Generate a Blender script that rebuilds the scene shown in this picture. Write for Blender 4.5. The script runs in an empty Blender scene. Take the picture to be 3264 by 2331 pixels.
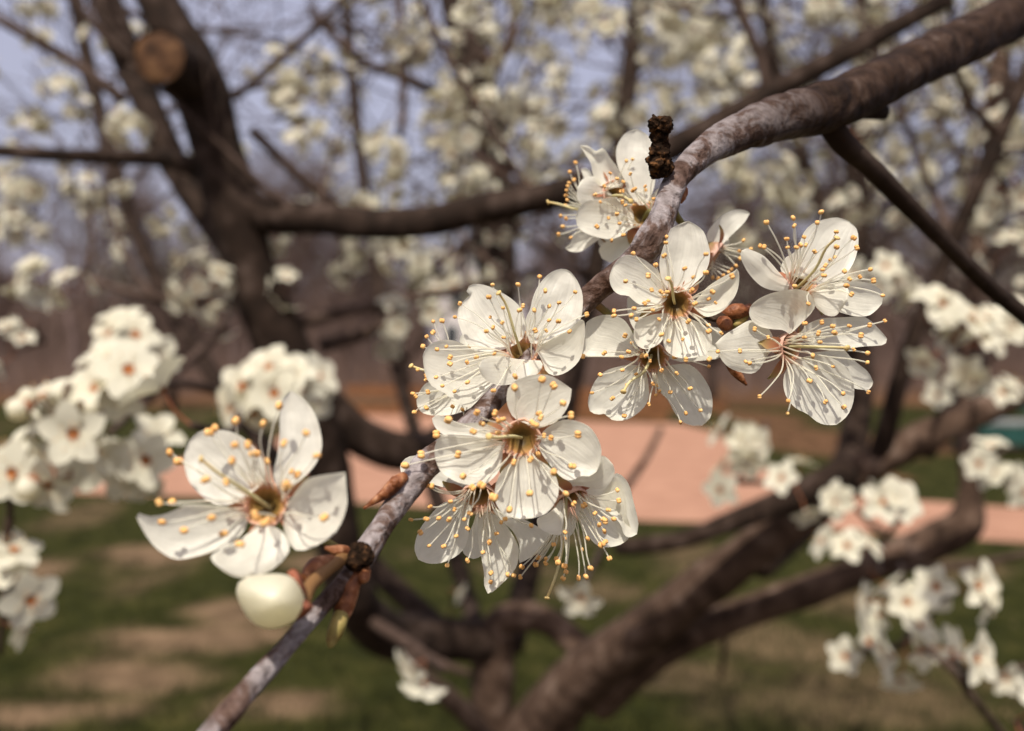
import bpy, math, random
from mathutils import Vector, Matrix, noise
rnd = random.Random(7)
scene = bpy.context.scene
COL = scene.collection
# ------------------------------------------------------------------ camera
F = 1632.0 / math.tan(math.radians(30.0))          # focal length in photo pixels (3264 wide)
PITCH = math.radians(1.5)
CAM = Vector((0, 0, 1.5))
FWD = Vector((0, math.cos(PITCH), -math.sin(PITCH)))
UP = Vector((0, math.sin(PITCH), math.cos(PITCH)))
RIGHT = Vector((1, 0, 0))
cd = bpy.data.cameras.new('camera'); cam = bpy.data.objects.new('camera', cd); COL.objects.link(cam)
cam.location = CAM; cam.rotation_euler = (math.radians(90) - PITCH, 0, 0)
cd.sensor_fit = 'HORIZONTAL'; cd.sensor_width = 4.8; cd.lens = 2.4 / math.tan(math.radians(30.0))
cd.clip_start = 0.005; cd.clip_end = 3000
cd.dof.use_dof = True; cd.dof.focus_distance = 0.119; cd.dof.aperture_fstop = 2.2
scene.camera = cam
# ------------------------------------------------------------------ light
SUN_EL, SUN_AZ = math.radians(54), math.radians(-12)      # azimuth: to the right of straight behind the camera
SDIR = Vector((math.cos(SUN_EL) * math.sin(SUN_AZ), -math.cos(SUN_EL) * math.cos(SUN_AZ), math.sin(SUN_EL)))
w = bpy.data.worlds.new('World'); scene.world = w; w.use_nodes = True
wn = w.node_tree.nodes; wl = w.node_tree.links
bg = wn['Background']; sky = wn.new('ShaderNodeTexSky'); sky.sky_type = 'NISHITA'; sky.sun_disc = False
sky.sun_elevation = SUN_EL
sky.sun_rotation = math.atan2(SDIR.x, SDIR.y)
sky.air_density = 1.0; sky.dust_density = 7.0; sky.ozone_density = 1.5
hz = wn.new('ShaderNodeMix'); hz.data_type = 'RGBA'; hz.inputs[0].default_value = .6; hz.inputs[7].default_value = (4.2, 4.0, 5.0, 1)
wl.new(sky.outputs[0], hz.inputs[6]); wl.new(hz.outputs[2], bg.inputs[0]); bg.inputs[1].default_value = 0.13
sd = bpy.data.lights.new('sun', 'SUN'); sd.energy = 4.4; sd.angle = math.radians(0.53); sd.color = (1.0, 0.93, 0.81)
so = bpy.data.objects.new('sun', sd); COL.objects.link(so)
so.rotation_euler = SDIR.to_track_quat('Z', 'Y').to_euler(); so.location = (0, 0, 6)
scene.view_settings.view_transform = 'Standard'; scene.view_settings.look = 'None'
scene.view_settings.exposure = 0.22; scene.view_settings.gamma = 1.0; scene.view_settings.use_curve_mapping = False
scene.render.engine = 'CYCLES'; scene.cycles.use_denoising = True
scene.cycles.max_bounces = 8; scene.cycles.diffuse_bounces = 4; scene.cycles.transmission_bounces = 6; scene.cycles.transparent_max_bounces = 8

# ------------------------------------------------------------------ pixels to places
REF = {'S': (0, 0, 1.0), 'D': (0, 0, 3264 / 2274), 'R1': (1250, 800, 800 / 1999), 'R2': (1750, 350, 700 / 2067),
       'R3': (1850, 650, 600 / 1299), 'R4': (2250, 650, 650 / 1407), 'R5': (1250, 1200, 850 / 1841), 'R6': (400, 1200, 800 / 1528),
       'R7': (2250, 850, 400 / 1624), 'R8': (1980, 350, 300 / 1218)}
def px(ref, p):
    x0, y0, s = REF[ref]; return (x0 + p[0] * s, y0 + p[1] * s)
def P(s, d):
    return CAM + RIGHT * ((s[0] - 1632) / F * d) + UP * (-(s[1] - 1165.5) / F * d) + FWD * d
def PD(x, y, d): return P(px('D', (x, y)), d)
def G(x, y):                                          # D pixel onto the ground
    v = PD(x, y, 1.0) - CAM
    return CAM + v * (-CAM.z / v.z)
def camvec(v): return RIGHT * v[0] + UP * v[1] - FWD * v[2]     # x right, y up, z towards the camera

# ------------------------------------------------------------------ object helpers
WLOC = {}
def empty(name, loc, parent=None, label=None, cat=None, group=None, kind=None):
    o = bpy.data.objects.new(name, None); COL.objects.link(o); o.empty_display_size = 0.01
    WLOC[o] = Vector(loc)
    if parent: o.parent = parent; o.location = Vector(loc) - WLOC[parent]
    else: o.location = loc
    tag(o, label, cat, group, kind); return o
def tag(o, label=None, cat=None, group=None, kind=None):
    if label: o['label'] = label
    if cat: o['category'] = cat
    if group: o['group'] = group
    if kind: o['kind'] = kind
    return o
class MB:
    def __init__(s): s.v = []; s.f = []; s.m = []; s.uv = []
    def add(s, verts, faces, mi=0, uvs=None):
        b = len(s.v); s.v += [Vector(v) for v in verts]
        s.f += [tuple(i + b for i in f) for f in faces]; s.m += [mi] * len(faces)
        s.uv += uvs if uvs else [(0, 0)] * len(verts)
    def mesh(s, name, mats, origin=Vector((0, 0, 0)), smooth=True):
        me = bpy.data.meshes.new(name); me.from_pydata([v - origin for v in s.v], [], s.f)
        for m in mats: me.materials.append(m)
        me.polygons.foreach_set('material_index', s.m)
        if smooth: me.polygons.foreach_set('use_smooth', [True] * len(s.f))
        ul = me.uv_layers.new(name='uv'); li = [0] * len(me.loops); me.loops.foreach_get('vertex_index', li)
        fl = []
        for i in li: fl += s.uv[i]
        ul.data.foreach_set('uv', fl); me.update(); return me
    def obj(s, name, mats, parent=None, loc=None, smooth=True, **kw):
        if not isinstance(mats, (list, tuple)): mats = [mats]
        if loc is None: loc = WLOC[parent] if parent else Vector((0, 0, 0))
        o = bpy.data.objects.new(name, s.mesh(name, mats, Vector(loc), smooth)); COL.objects.link(o)
        WLOC[o] = Vector(loc)
        if parent: o.parent = parent; o.location = Vector(loc) - WLOC[parent]
        else: o.location = loc
        tag(o, **kw); return o
def inst(name, me, M, parent, **kw):
    o = bpy.data.objects.new(name, me); COL.objects.link(o); o.parent = parent
    L = M.copy(); L.translation = M.translation - WLOC[parent]; o.matrix_local = L
    WLOC[o] = M.translation.copy(); tag(o, **kw); return o
def catmull(pts, n):
    """pts: list of tuples (any dim); n samples per span"""
    k = len(pts); out = []
    if k == 2:
        return [tuple(a + (b - a) * t / n for a, b in zip(*pts)) for t in range(n + 1)]
    for i in range(k - 1):
        p0 = pts[max(i - 1, 0)]; p1 = pts[i]; p2 = pts[i + 1]; p3 = pts[min(i + 2, k - 1)]
        for j in range(n):
            t = j / n; t2 = t * t; t3 = t2 * t
            out.append(tuple(.5 * (2 * b + (c - a) * t + (2 * a - 5 * b + 4 * c - d) * t2 + (3 * b - a - 3 * c + d) * t3)
                             for a, b, c, d in zip(p0, p1, p2, p3)))
    out.append(tuple(pts[-1])); return out
def resample(pts, n):
    L = [0]
    for a, b in zip(pts, pts[1:]): L.append(L[-1] + math.dist(a, b))
    out = []; j = 0
    for i in range(n + 1):
        t = L[-1] * i / n
        while j < len(L) - 2 and L[j + 1] < t: j += 1
        s = (t - L[j]) / max(L[j + 1] - L[j], 1e-12)
        out.append(tuple(a + (b - a) * min(max(s, 0), 1) for a, b in zip(pts[j], pts[j + 1])))
    return out
def tube(mb, pts, rad, seg=12, rough=0.0, fr=40.0, mi=0, cap=True, seed=0.0, flat_end=False):
    n = len(pts); pts = [Vector(p) for p in pts]; ring = []; verts = []; uvs = []; faces = []
    t0 = (pts[1] - pts[0]).normalized(); nrm = t0.orthogonal().normalized(); acc = 0
    for i, p in enumerate(pts):
        t = (pts[min(i + 1, n - 1)] - pts[max(i - 1, 0)])
        t = t.normalized() if t.length > 1e-12 else t0
        nrm = (nrm - t * nrm.dot(t)); nrm = nrm.normalized() if nrm.length > 1e-9 else t.orthogonal().normalized()
        bn = t.cross(nrm)
        if i: acc += (p - pts[i - 1]).length
        for k in range(seg):
            a = 2 * math.pi * k / seg; d = nrm * math.cos(a) + bn * math.sin(a); r = rad[i]
            if rough:
                q = p + d * r
                r *= 1 + rough * (noise.noise(q * fr + Vector((seed, 0, 0))) + .5 * noise.noise(q * fr * 2.7 + Vector((0, seed, 0))))
            verts.append(p + d * r); uvs.append((k / seg, acc))
    for i in range(n - 1):
        for k in range(seg):
            a = i * seg + k; b = i * seg + (k + 1) % seg
            faces.append((a, b, b + seg, a + seg))
    if cap:
        c = len(verts); verts += [pts[0], pts[-1] + (Vector((0, 0, 0)) if flat_end else (pts[-1] - pts[-2]).normalized() * rad[-1] * .5)]; uvs += [(0, 0), (0, acc)]
        for k in range(seg):
            faces.append((c, (k + 1) % seg, k)); e = (n - 1) * seg
            faces.append((c + 1, e + k, e + (k + 1) % seg))
    mb.add(verts, faces, mi, uvs)
def limb(mb, data, per=6, seg=14, rough=.10, fr=30, mi=0, wob=0.0, seed=0):
    """data: (x, y, depth, width_px) in D pixels -> tube along a smooth path"""
    q = []
    for (x, y, d, wd) in data:
        p = PD(x, y, d); q.append((p.x, p.y, p.z, wd * 3264 / 2274 / F * d / 2))
    c = catmull(q, per); pts = [Vector(a[:3]) for a in c]; rad = [max(a[3], 2e-4) for a in c]
    if wob:
        for i, p in enumerate(pts): p += Vector((noise.noise(p * 9 + Vector((seed, 0, 0))), noise.noise(p * 9 + Vector((0, seed, 3))), noise.noise(p * 9 + Vector((5, 0, seed))))) * wob
    tube(mb, pts, rad, seg, rough, fr, mi, seed=seed); return pts, rad

# ------------------------------------------------------------------ materials
def mat(name):
    m = bpy.data.materials.new(name); m.use_nodes = True; n = m.node_tree.nodes; n.clear()
    o = n.new('ShaderNodeOutputMaterial'); return m, n, m.node_tree.links, o
def nd(n, t, **kw):
    x = n.new(t)
    for k, v in kw.items(): setattr(x, k, v)
    return x
def ramp(n, stops):
    r = n.new('ShaderNodeValToRGB'); e = r.color_ramp.elements
    while len(e) < len(stops): e.new(0.5)
    for el, (p, c) in zip(e, stops): el.position = p; el.color = (*c, 1) if len(c) == 3 else c
    return r
def thin(name, col, trans_col, trans, veins=True, gloss=.04, bump=.4):
    m, n, l, o = mat(name)
    df = nd(n, 'ShaderNodeBsdfDiffuse'); tr = nd(n, 'ShaderNodeBsdfTranslucent'); mx = nd(n, 'ShaderNodeMixShader'); mx.inputs[0].default_value = trans
    tr.inputs[0].default_value = (*trans_col, 1)
    gl = nd(n, 'ShaderNodeBsdfGlossy'); gl.inputs['Roughness'].default_value = .45; m2 = nd(n, 'ShaderNodeMixShader'); m2.inputs[0].default_value = gloss
    uv = nd(n, 'ShaderNodeUVMap')
    if veins:
        mp = nd(n, 'ShaderNodeMapping'); mp.inputs['Scale'].default_value = (26, 2.2, 1)
        l.new(uv.outputs[0], mp.inputs[0])
        nz = nd(n, 'ShaderNodeTexNoise'); nz.inputs['Scale'].default_value = 1.0; nz.inputs['Detail'].default_value = 3; l.new(mp.outputs[0], nz.inputs['Vector'])
        tc = nd(n, 'ShaderNodeTexCoord'); n2 = nd(n, 'ShaderNodeTexNoise'); n2.inputs['Scale'].default_value = 900; n2.inputs['Detail'].default_value = 3; l.new(tc.outputs['Object'], n2.inputs['Vector'])
        ad = nd(n, 'ShaderNodeMath', operation='ADD'); l.new(nz.outputs[0], ad.inputs[0]); l.new(n2.outputs[0], ad.inputs[1])
        ms = nd(n, 'ShaderNodeMath', operation='MULTIPLY'); ms.inputs[1].default_value = .5; l.new(ad.outputs[0], ms.inputs[0])
        r = ramp(n, [(.3, tuple(c * .80 for c in col)), (.62, col)]); l.new(ms.outputs[0], r.inputs[0]); l.new(r.outputs[0], df.inputs[0])
        bp = nd(n, 'ShaderNodeBump'); bp.inputs['Strength'].default_value = bump; bp.inputs['Distance'].default_value = .0004
        l.new(ms.outputs[0], bp.inputs['Height']); l.new(bp.outputs[0], df.inputs['Normal']); l.new(bp.outputs[0], gl.inputs['Normal'])
    else: df.inputs[0].default_value = (*col, 1)
    l.new(df.outputs[0], mx.inputs[1]); l.new(tr.outputs[0], mx.inputs[2])
    l.new(mx.outputs[0], m2.inputs[1]); l.new(gl.outputs[0], m2.inputs[2]); l.new(m2.outputs[0], o.inputs[0]); return m
def plain(name, stops, scale, rough=.8, bump=.3, detail=4, dist=.001, spec=.2, coord='Object', stretch=(1, 1, 1)):
    m, n, l, o = mat(name); b = nd(n, 'ShaderNodeBsdfPrincipled'); b.inputs['Roughness'].default_value = rough; b.inputs['Specular IOR Level'].default_value = spec
    tc = nd(n, 'ShaderNodeTexCoord'); mp = nd(n, 'ShaderNodeMapping'); mp.inputs['Scale'].default_value = stretch; l.new(tc.outputs[coord], mp.inputs[0])
    nz = nd(n, 'ShaderNodeTexNoise'); nz.inputs['Scale'].default_value = scale; nz.inputs['Detail'].default_value = detail
    l.new(mp.outputs[0], nz.inputs['Vector']); r = ramp(n, stops); l.new(nz.outputs[0], r.inputs[0]); l.new(r.outputs[0], b.inputs['Base Color'])
    if bump:
        bp = nd(n, 'ShaderNodeBump'); bp.inputs['Strength'].default_value = bump; bp.inputs['Distance'].default_value = dist
        l.new(nz.outputs[0], bp.inputs['Height']); l.new(bp.outputs[0], b.inputs['Normal'])
    l.new(b.outputs[0], o.inputs[0]); return m
def uvramp(name, stops, rough=.6, trans=0.0, axis=1, jit=0.0, clear=0.0):
    m, n, l, o = mat(name); uv = nd(n, 'ShaderNodeUVMap'); sp = nd(n, 'ShaderNodeSeparateXYZ'); l.new(uv.outputs[0], sp.inputs[0])
    src = sp.outputs[axis]
    if jit:
        tc = nd(n, 'ShaderNodeTexCoord'); nz = nd(n, 'ShaderNodeTexNoise'); nz.inputs['Scale'].default_value = 1500; l.new(tc.outputs['Object'], nz.inputs['Vector'])
        ma = nd(n, 'ShaderNodeMath', operation='MULTIPLY_ADD'); ma.inputs[1].default_value = jit; ma.inputs[2].default_value = -jit / 2; l.new(nz.outputs[0], ma.inputs[0])
        ad = nd(n, 'ShaderNodeMath', operation='ADD'); l.new(src, ad.inputs[0]); l.new(ma.outputs[0], ad.inputs[1]); src = ad.outputs[0]
    r = ramp(n, stops); l.new(src, r.inputs[0])
    b = nd(n, 'ShaderNodeBsdfPrincipled'); b.inputs['Roughness'].default_value = rough; b.inputs['Specular IOR Level'].default_value = .25; l.new(r.outputs[0], b.inputs['Base Color'])
    if trans:
        t = nd(n, 'ShaderNodeBsdfTranslucent'); l.new(r.outputs[0], t.inputs[0]); mx = nd(n, 'ShaderNodeMixShader'); mx.inputs[0].default_value = trans
        l.new(b.outputs[0], mx.inputs[1]); l.new(t.outputs[0], mx.inputs[2])
        if clear:
            tp_ = nd(n, 'ShaderNodeBsdfTransparent'); m3 = nd(n, 'ShaderNodeMixShader'); m3.inputs[0].default_value = clear; l.new(mx.outputs[0], m3.inputs[1]); l.new(tp_.outputs[0], m3.inputs[2]); mx = m3
        l.new(mx.outputs[0], o.inputs[0])
    else: l.new(b.outputs[0], o.inputs[0])
    return m
def bark_near(age_at=1.0):
    m, n, l, o = mat('grey_bark'); b = nd(n, 'ShaderNodeBsdfPrincipled'); b.inputs['Roughness'].default_value = .68; b.inputs['Specular IOR Level'].default_value = .10
    tc = nd(n, 'ShaderNodeTexCoord')
    n1 = nd(n, 'ShaderNodeTexNoise'); n1.inputs['Scale'].default_value = 190; n1.inputs['Detail'].default_value = 6; n1.inputs['Roughness'].default_value = .65; n1.inputs['Distortion'].default_value = .6
    n2 = nd(n, 'ShaderNodeTexNoise'); n2.inputs['Scale'].default_value = 900; n2.inputs['Detail'].default_value = 4
    uv = nd(n, 'ShaderNodeUVMap'); mp = nd(n, 'ShaderNodeMapping'); mp.inputs['Scale'].default_value = (5, 420, 1); l.new(uv.outputs[0], mp.inputs[0])
    n3 = nd(n, 'ShaderNodeTexNoise'); n3.inputs['Scale'].default_value = 1; n3.inputs['Detail'].default_value = 3; l.new(mp.outputs[0], n3.inputs['Vector'])
    for x in (n1, n2): l.new(tc.outputs['Object'], x.inputs['Vector'])
    r1 = ramp(n, [(.36, (.055, .028, .018)), (.47, (.13, .085, .07)), (.54, (.26, .225, .225)), (.68, (.36, .325, .33))]); l.new(n1.outputs[0], r1.inputs[0])
    r2 = ramp(n, [(.30, (.45, .42, .4)), (.6, (1, 1, 1))]); l.new(n2.outputs[0], r2.inputs[0])
    r3 = ramp(n, [(.36, (.4, .34, .3)), (.5, (1, 1, 1))]); l.new(n3.outputs[0], r3.inputs[0])
    mx = nd(n, 'ShaderNodeMix', data_type='RGBA', blend_type='MULTIPLY'); mx.inputs[0].default_value = .8; l.new(r1.outputs[0], mx.inputs[6]); l.new(r2.outputs[0], mx.inputs[7])
    my = nd(n, 'ShaderNodeMix', data_type='RGBA', blend_type='MULTIPLY'); my.inputs[0].default_value = .3; l.new(mx.outputs[2], my.inputs[6]); l.new(r3.outputs[0], my.inputs[7])
    sp = nd(n, 'ShaderNodeSeparateXYZ'); l.new(uv.outputs[0], sp.inputs[0]); mr = nd(n, 'ShaderNodeMapRange'); mr.inputs[1].default_value = age_at - .03; mr.inputs[2].default_value = age_at + .012; l.new(sp.outputs[1], mr.inputs[0])
    r4 = ramp(n, [(.36, (.012, .006, .003)), (.52, (.032, .017, .010)), (.62, (.052, .031, .021)), (.72, (.11, .085, .072))]); l.new(n1.outputs[0], r4.inputs[0])
    mz = nd(n, 'ShaderNodeMix', data_type='RGBA'); l.new(mr.outputs[0], mz.inputs[0]); l.new(r4.outputs[0], mz.inputs[6]); l.new(my.outputs[2], mz.inputs[7])
    l.new(mz.outputs[2], b.inputs['Base Color'])
    ad = nd(n, 'ShaderNodeMath', operation='ADD'); l.new(n1.outputs[0], ad.inputs[0]); l.new(n3.outputs[0], ad.inputs[1])
    bp = nd(n, 'ShaderNodeBump'); bp.inputs['Strength'].default_value = .9; bp.inputs['Distance'].default_value = .0013; l.new(ad.outputs[0], bp.inputs['Height']); l.new(bp.outputs[0], b.inputs['Normal'])
    l.new(b.outputs[0], o.inputs[0]); return m
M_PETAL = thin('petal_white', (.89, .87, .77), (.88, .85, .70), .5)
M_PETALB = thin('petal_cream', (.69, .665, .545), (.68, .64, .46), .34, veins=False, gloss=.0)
M_BUDW = thin('bud_cream', (.88, .85, .70), (.90, .86, .64), .5, bump=.05)
M_FIL = uvramp('filament', [(.0, (.74, .42, .32)), (.10, (.84, .66, .52)), (.24, (.88, .85, .72)), (1, (.90, .88, .76))], .5, .4, clear=.48)
M_ANTH = plain('anther', [(.3, (.60, .29, .09)), (.6, (.80, .48, .18)), (.8, (.9, .62, .30))], 1400, .7, .5, dist=.0002)
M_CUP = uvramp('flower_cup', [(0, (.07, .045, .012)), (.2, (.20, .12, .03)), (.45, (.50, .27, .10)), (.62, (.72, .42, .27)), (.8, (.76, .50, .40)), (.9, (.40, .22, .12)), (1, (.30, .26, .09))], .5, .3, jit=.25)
M_STYLE = uvramp('style', [(0, (.66, .62, .34)), (.8, (.74, .66, .38)), (1, (.74, .56, .24))], .5, .25)
M_SEPAL = uvramp('sepal', [(0, (.34, .12, .07)), (.5, (.42, .20, .10)), (1, (.36, .30, .12))], .6, .3)
M_PED = uvramp('pedicel', [(0, (.22, .075, .035)), (.3, (.17, .14, .045)), (1, (.20, .20, .065))], .55, .1)
M_BARK = None
M_DARK = plain('dark_bark', [(.3, (.009, .005, .003)), (.55, (.026, .015, .010)), (.75, (.075, .052, .042))], 55, .9, .8, dist=.003)
M_LIMB_LIT = plain('sunlit_bark', [(.3, (.028, .016, .010)), (.55, (.085, .052, .036)), (.75, (.19, .135, .105))], 45, .9, .9, dist=.004)  # lighter copy of the dark bark: sunlight on trunk and limbs painted in
M_TWIG = plain('twig_bark', [(.3, (.03, .017, .011)), (.7, (.095, .063, .05))], 60, .85, .3)
M_SPUR = plain('spur_bark', [(.34, (.008, .005, .003)), (.55, (.03, .016, .009)), (.72, (.16, .075, .03))], 1100, .95, 1.0, dist=.0012, spec=.05)
M_BUDSC = plain('bud_scale', [(.32, (.07, .018, .006)), (.55, (.20, .068, .024)), (.74, (.42, .22, .12))], 700, .5, .9, dist=.0007, spec=.3, detail=6)
M_BUDGR = plain('green_bud', [(.3, (.14, .085, .02)), (.55, (.27, .22, .075)), (.8, (.40, .24, .10))], 450, .55, .4, dist=.0003)
M_WOOD = plain('cut_wood', [(.32, (.022, .010, .005)), (.52, (.085, .040, .018)), (.72, (.17, .09, .042))], 75, .8, .5)
M_CENTRE = plain('flower_heart', [(.3, (.20, .05, .012)), (.7, (.40, .15, .04))], 300, .7, 0)

# ------------------------------------------------------------------ ground, path
def lerp(a, b, t): return a + (b - a) * t
def axis(fine0, fine1, step, far):
    out = []; x = fine0
    while x <= fine1 + 1e-6: out.append(x); x += step
    s = step; x = out[-1]
    while x < far: s *= 1.22; x += s; out.append(x)
    s = step; x = out[0]; pre = []
    while x > -far: s *= 1.22; x -= s; pre.append(x)
    return pre[::-1] + out
straw_px = [(250, 1500, 240, 42), (520, 1350, 110, 24), (90, 1580, 220, 30), (420, 1420, 200, 26), (620, 1560, 140, 30), (330, 1230, 120, 18),
            (1720, 1420, 180, 45), (1950, 1560, 330, 60), (1850, 1330, 120, 35), (1500, 1500, 160, 30), (1150, 1260, 100, 16), (1250, 1200, 160, 14),
            (2200, 1500, 100, 60), (2150, 1260, 120, 24), (60, 1270, 120, 26), (700, 1250, 100, 20), (1330, 1320, 110, 20)]
straw_w = []
for (x, y, rx, ry) in straw_px:
    c = G(x, y); e = G(x + rx, y); t = G(x, y - ry); b_ = G(x, y + ry); straw_w.append((c.x, c.y, (e - c).length, (t - b_).length / 2))
top = [(-6000, 1040), (-900, 1060), (-300, 1055), (0, 1050), (330, 1035), (600, 985), (720, 925), (900, 912), (1330, 938), (1540, 942), (1620, 975), (1680, 1030), (1750, 1080), (1880, 1106), (2060, 1114), (2274, 1130), (2800, 1150), (3600, 1180), (7000, 1260)]
bot = [(-6000, 1062), (-900, 1086), (-300, 1090), (0, 1095), (300, 1100), (700, 1112), (900, 1124), (1250, 1146), (1430, 1158), (1700, 1166), (2000, 1190), (2274, 1206), (2800, 1245), (3600, 1300), (7000, 1420)]
def yat(poly, x):
    for a, b in zip(poly, poly[1:]):
        if a[0] <= x <= b[0]: return lerp(a[1], b[1], (x - a[0]) / (b[0] - a[0]))
    return poly[0][1] if x < poly[0][0] else poly[-1][1]
def to_d(p):
    v = p - CAM; d = v.dot(FWD); s = (v.dot(RIGHT) / d * F + 1632, -v.dot(UP) / d * F + 1165.5)
    return s[0] * 2274 / 3264, s[1] * 2274 / 3264
def straw_at(x, y):
    if y < 1.5: return .3
    s = 0
    for (cx, cy, rx, ry) in straw_w:
        wv = Vector((x * .9, y * .55, 0)); k = math.hypot((x - cx) / rx, (y - cy) / ry) + .75 * noise.noise(wv * 2.1) + .35 * noise.noise(wv * 6)
        s = max(s, min(max((1.15 - k) / .5, 0), 1))
    q = noise.noise(Vector((x * 1.1, y * .45, 3.3))) + .5 * noise.noise(Vector((x * 3, y * 1.2, 7)))
    return max(s * (.95 if x < -.3 else .5), min(max((q - .38) * 2.0, 0), .5))
xs = axis(-9, 9, .12, 900); ys = axis(2.5, 26, .12, 900)
verts = []; att = []; lit = []; beds = []
for (x, y, rx, ry) in ((1800, 975, 170, 32), (2050, 990, 110, 16), (1700, 930, 90, 16), (1990, 1060, 40, 10)):
    c = G(x, y); e = G(x + rx, y); t = G(x, y - ry); b_ = G(x, y + ry); beds.append((c.x, c.y, (e - c).length, (t - b_).length / 2))
for y in ys:
    for x in xs:
        verts.append((x, y, 0)); att.append(straw_at(x, y) if (-40 < x < 40 and -2 < y < 60) else .35)
        lt = min(max((y - 19.5 - 1.5 * noise.noise(Vector((x * .3, y * .3, 0)))) / 2.5, 0), 1)
        if 5 < y < 30:
            for (cx, cy, rx, ry) in beds: lt = max(lt, min(max((1.2 - math.hypot((x - cx) / rx, (y - cy) / ry) - .3 * noise.noise(Vector((x, y * .5, 2)))) / .4, 0), 1))
        lit.append(lt)
nx = len(xs); faces = [(j * nx + i, j * nx + i + 1, (j + 1) * nx + i + 1, (j + 1) * nx + i) for j in range(len(ys) - 1) for i in range(nx - 1)]
me = bpy.data.meshes.new('ground'); me.from_pydata(verts, [], faces)
a = me.attributes.new('straw', 'FLOAT', 'POINT'); a.data.foreach_set('value', att)
a = me.attributes.new('litter', 'FLOAT', 'POINT'); a.data.foreach_set('value', lit)
m, n, l, o = mat('lawn'); b = nd(n, 'ShaderNodeBsdfPrincipled'); b.inputs['Roughness'].default_value = .95; b.inputs['Specular IOR Level'].default_value = .05
tc = nd(n, 'ShaderNodeTexCoord'); nz = nd(n, 'ShaderNodeTexNoise'); nz.inputs['Scale'].default_value = 5; nz.inputs['Detail'].default_value = 6; l.new(tc.outputs['Object'], nz.inputs['Vector'])
rg = ramp(n, [(.3, (.013, .015, .003)), (.55, (.029, .030, .007)), (.75, (.058, .050, .016))]); l.new(nz.outputs[0], rg.inputs[0])
rs = ramp(n, [(.3, (.07, .046, .026)), (.7, (.20, .132, .08))]); l.new(nz.outputs[0], rs.inputs[0])
rl = ramp(n, [(.3, (.055, .028, .014)), (.7, (.15, .08, .042))]); l.new(nz.outputs[0], rl.inputs[0])
a1 = nd(n, 'ShaderNodeAttribute', attribute_name='straw'); a2 = nd(n, 'ShaderNodeAttribute', attribute_name='litter')
m1 = nd(n, 'ShaderNodeMix', data_type='RGBA'); m2 = nd(n, 'ShaderNodeMix', data_type='RGBA')
l.new(a1.outputs['Fac'], m1.inputs[0]); l.new(rg.outputs[0], m1.inputs[6]); l.new(rs.outputs[0], m1.inputs[7])
l.new(a2.outputs['Fac'], m2.inputs[0]); l.new(m1.outputs[2], m2.inputs[6]); l.new(rl.outputs[0], m2.inputs[7])
l.new(m2.outputs[2], b.inputs['Base Color']); bp = nd(n, 'ShaderNodeBump'); bp.inputs['Strength'].default_value = .6; bp.inputs['Distance'].default_value = .04; l.new(nz.outputs[0], bp.inputs['Height']); l.new(bp.outputs[0], b.inputs['Normal'])
l.new(b.outputs[0], o.inputs[0]); me.materials.append(m); M_LAWN = m
o = bpy.data.objects.new('ground', me); COL.objects.link(o); tag(o, 'lawn of green grass with straw-coloured worn patches', None, None, 'structure')
M_PATH = plain('pink_gravel', [(.3, (.29, .152, .098)), (.7, (.39, .215, .142))], 3, .95, .2, dist=.01, detail=8)
mb = MB(); N = 180; pv = []
for i in range(N + 1):
    x = lerp(-6000, 7000, i / N); pv += [G(x, yat(top, x)), G(x, yat(bot, x))]
for v in pv: v.z = .005
mb.add(pv, [(2 * i, 2 * i + 1, 2 * i + 3, 2 * i + 2) for i in range(N)])
mb.obj('path', M_PATH, label='salmon pink gravel path crossing the lawn', kind='structure')
# grass blades
M_GRASS = plain('grass_blade', [(.3, (.013, .016, .003)), (.7, (.036, .038, .009))], 3, .8, 0)
M_DRY = plain('dry_blade', [(.3, (.10, .068, .038)), (.7, (.22, .15, .088))], 3, .8, 0)
mb = MB(); r2 = random.Random(3); cnt = 0
while cnt < 26000:
    y = 2.6 + 15 * r2.random() ** 1.6; x = (r2.random() * 2 - 1) * (y * .62 + .3); p = Vector((x, y, 0))
    dx, dy = to_d(p)
    if yat(top, dx) - 3 < dy < yat(bot, dx) + 3: continue
    s = straw_at(x, y); dry = r2.random() < s * .8
    if s > .5 and r2.random() < .6: continue
    h = r2.uniform(.02, .055) * (.6 if dry else 1); a = r2.random() * 6.28; wd = r2.uniform(.003, .007); d = Vector((math.cos(a), math.sin(a), 0)); q = Vector((r2.uniform(-1, 1), r2.uniform(-1, 1), 0)) * h * .6
    mb.add([p - d * wd, p + d * wd, p + q + Vector((0, 0, h))], [(0, 1, 2)], 1 if dry else 0); cnt += 1
mb.obj('grass', [M_GRASS, M_DRY], smooth=False, label='short green lawn grass with dry blades', cat='grass', kind='stuff')
# ------------------------------------------------------------------ far things
def boxv(c, sx, sy, sz, rz=0.0):
    R = Matrix.Rotation(rz, 3, 'Z'); b = min(sx, sy, sz) * .08; vs = []
    for z in (0, sz):
        for (x, y) in ((-sx / 2, -sy / 2), (sx / 2, -sy / 2), (sx / 2, sy / 2), (-sx / 2, sy / 2)):
            vs.append(Vector(c) + R @ Vector((x, y, z)))
    return vs, [(0, 3, 2, 1), (4, 5, 6, 7), (0, 1, 5, 4), (1, 2, 6, 5), (2, 3, 7, 6), (3, 0, 4, 7)]
M_SLEEPER = plain('weathered_timber', [(.3, (.07, .03, .012)), (.7, (.21, .095, .042))], 2.2, .9, .3, stretch=(1, 6, 6))
A_, B_ = G(770, 919), G(1620, 938)
wall = empty('sleeper_wall', A_, label='low brown timber sleeper wall along the far edge of the pink path', cat='wall')
dirw = (B_ - A_); Lw = dirw.length; dirw.normalize(); rz = math.atan2(dirw.y, dirw.x); nb = max(3, int(Lw / 2.2))
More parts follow.
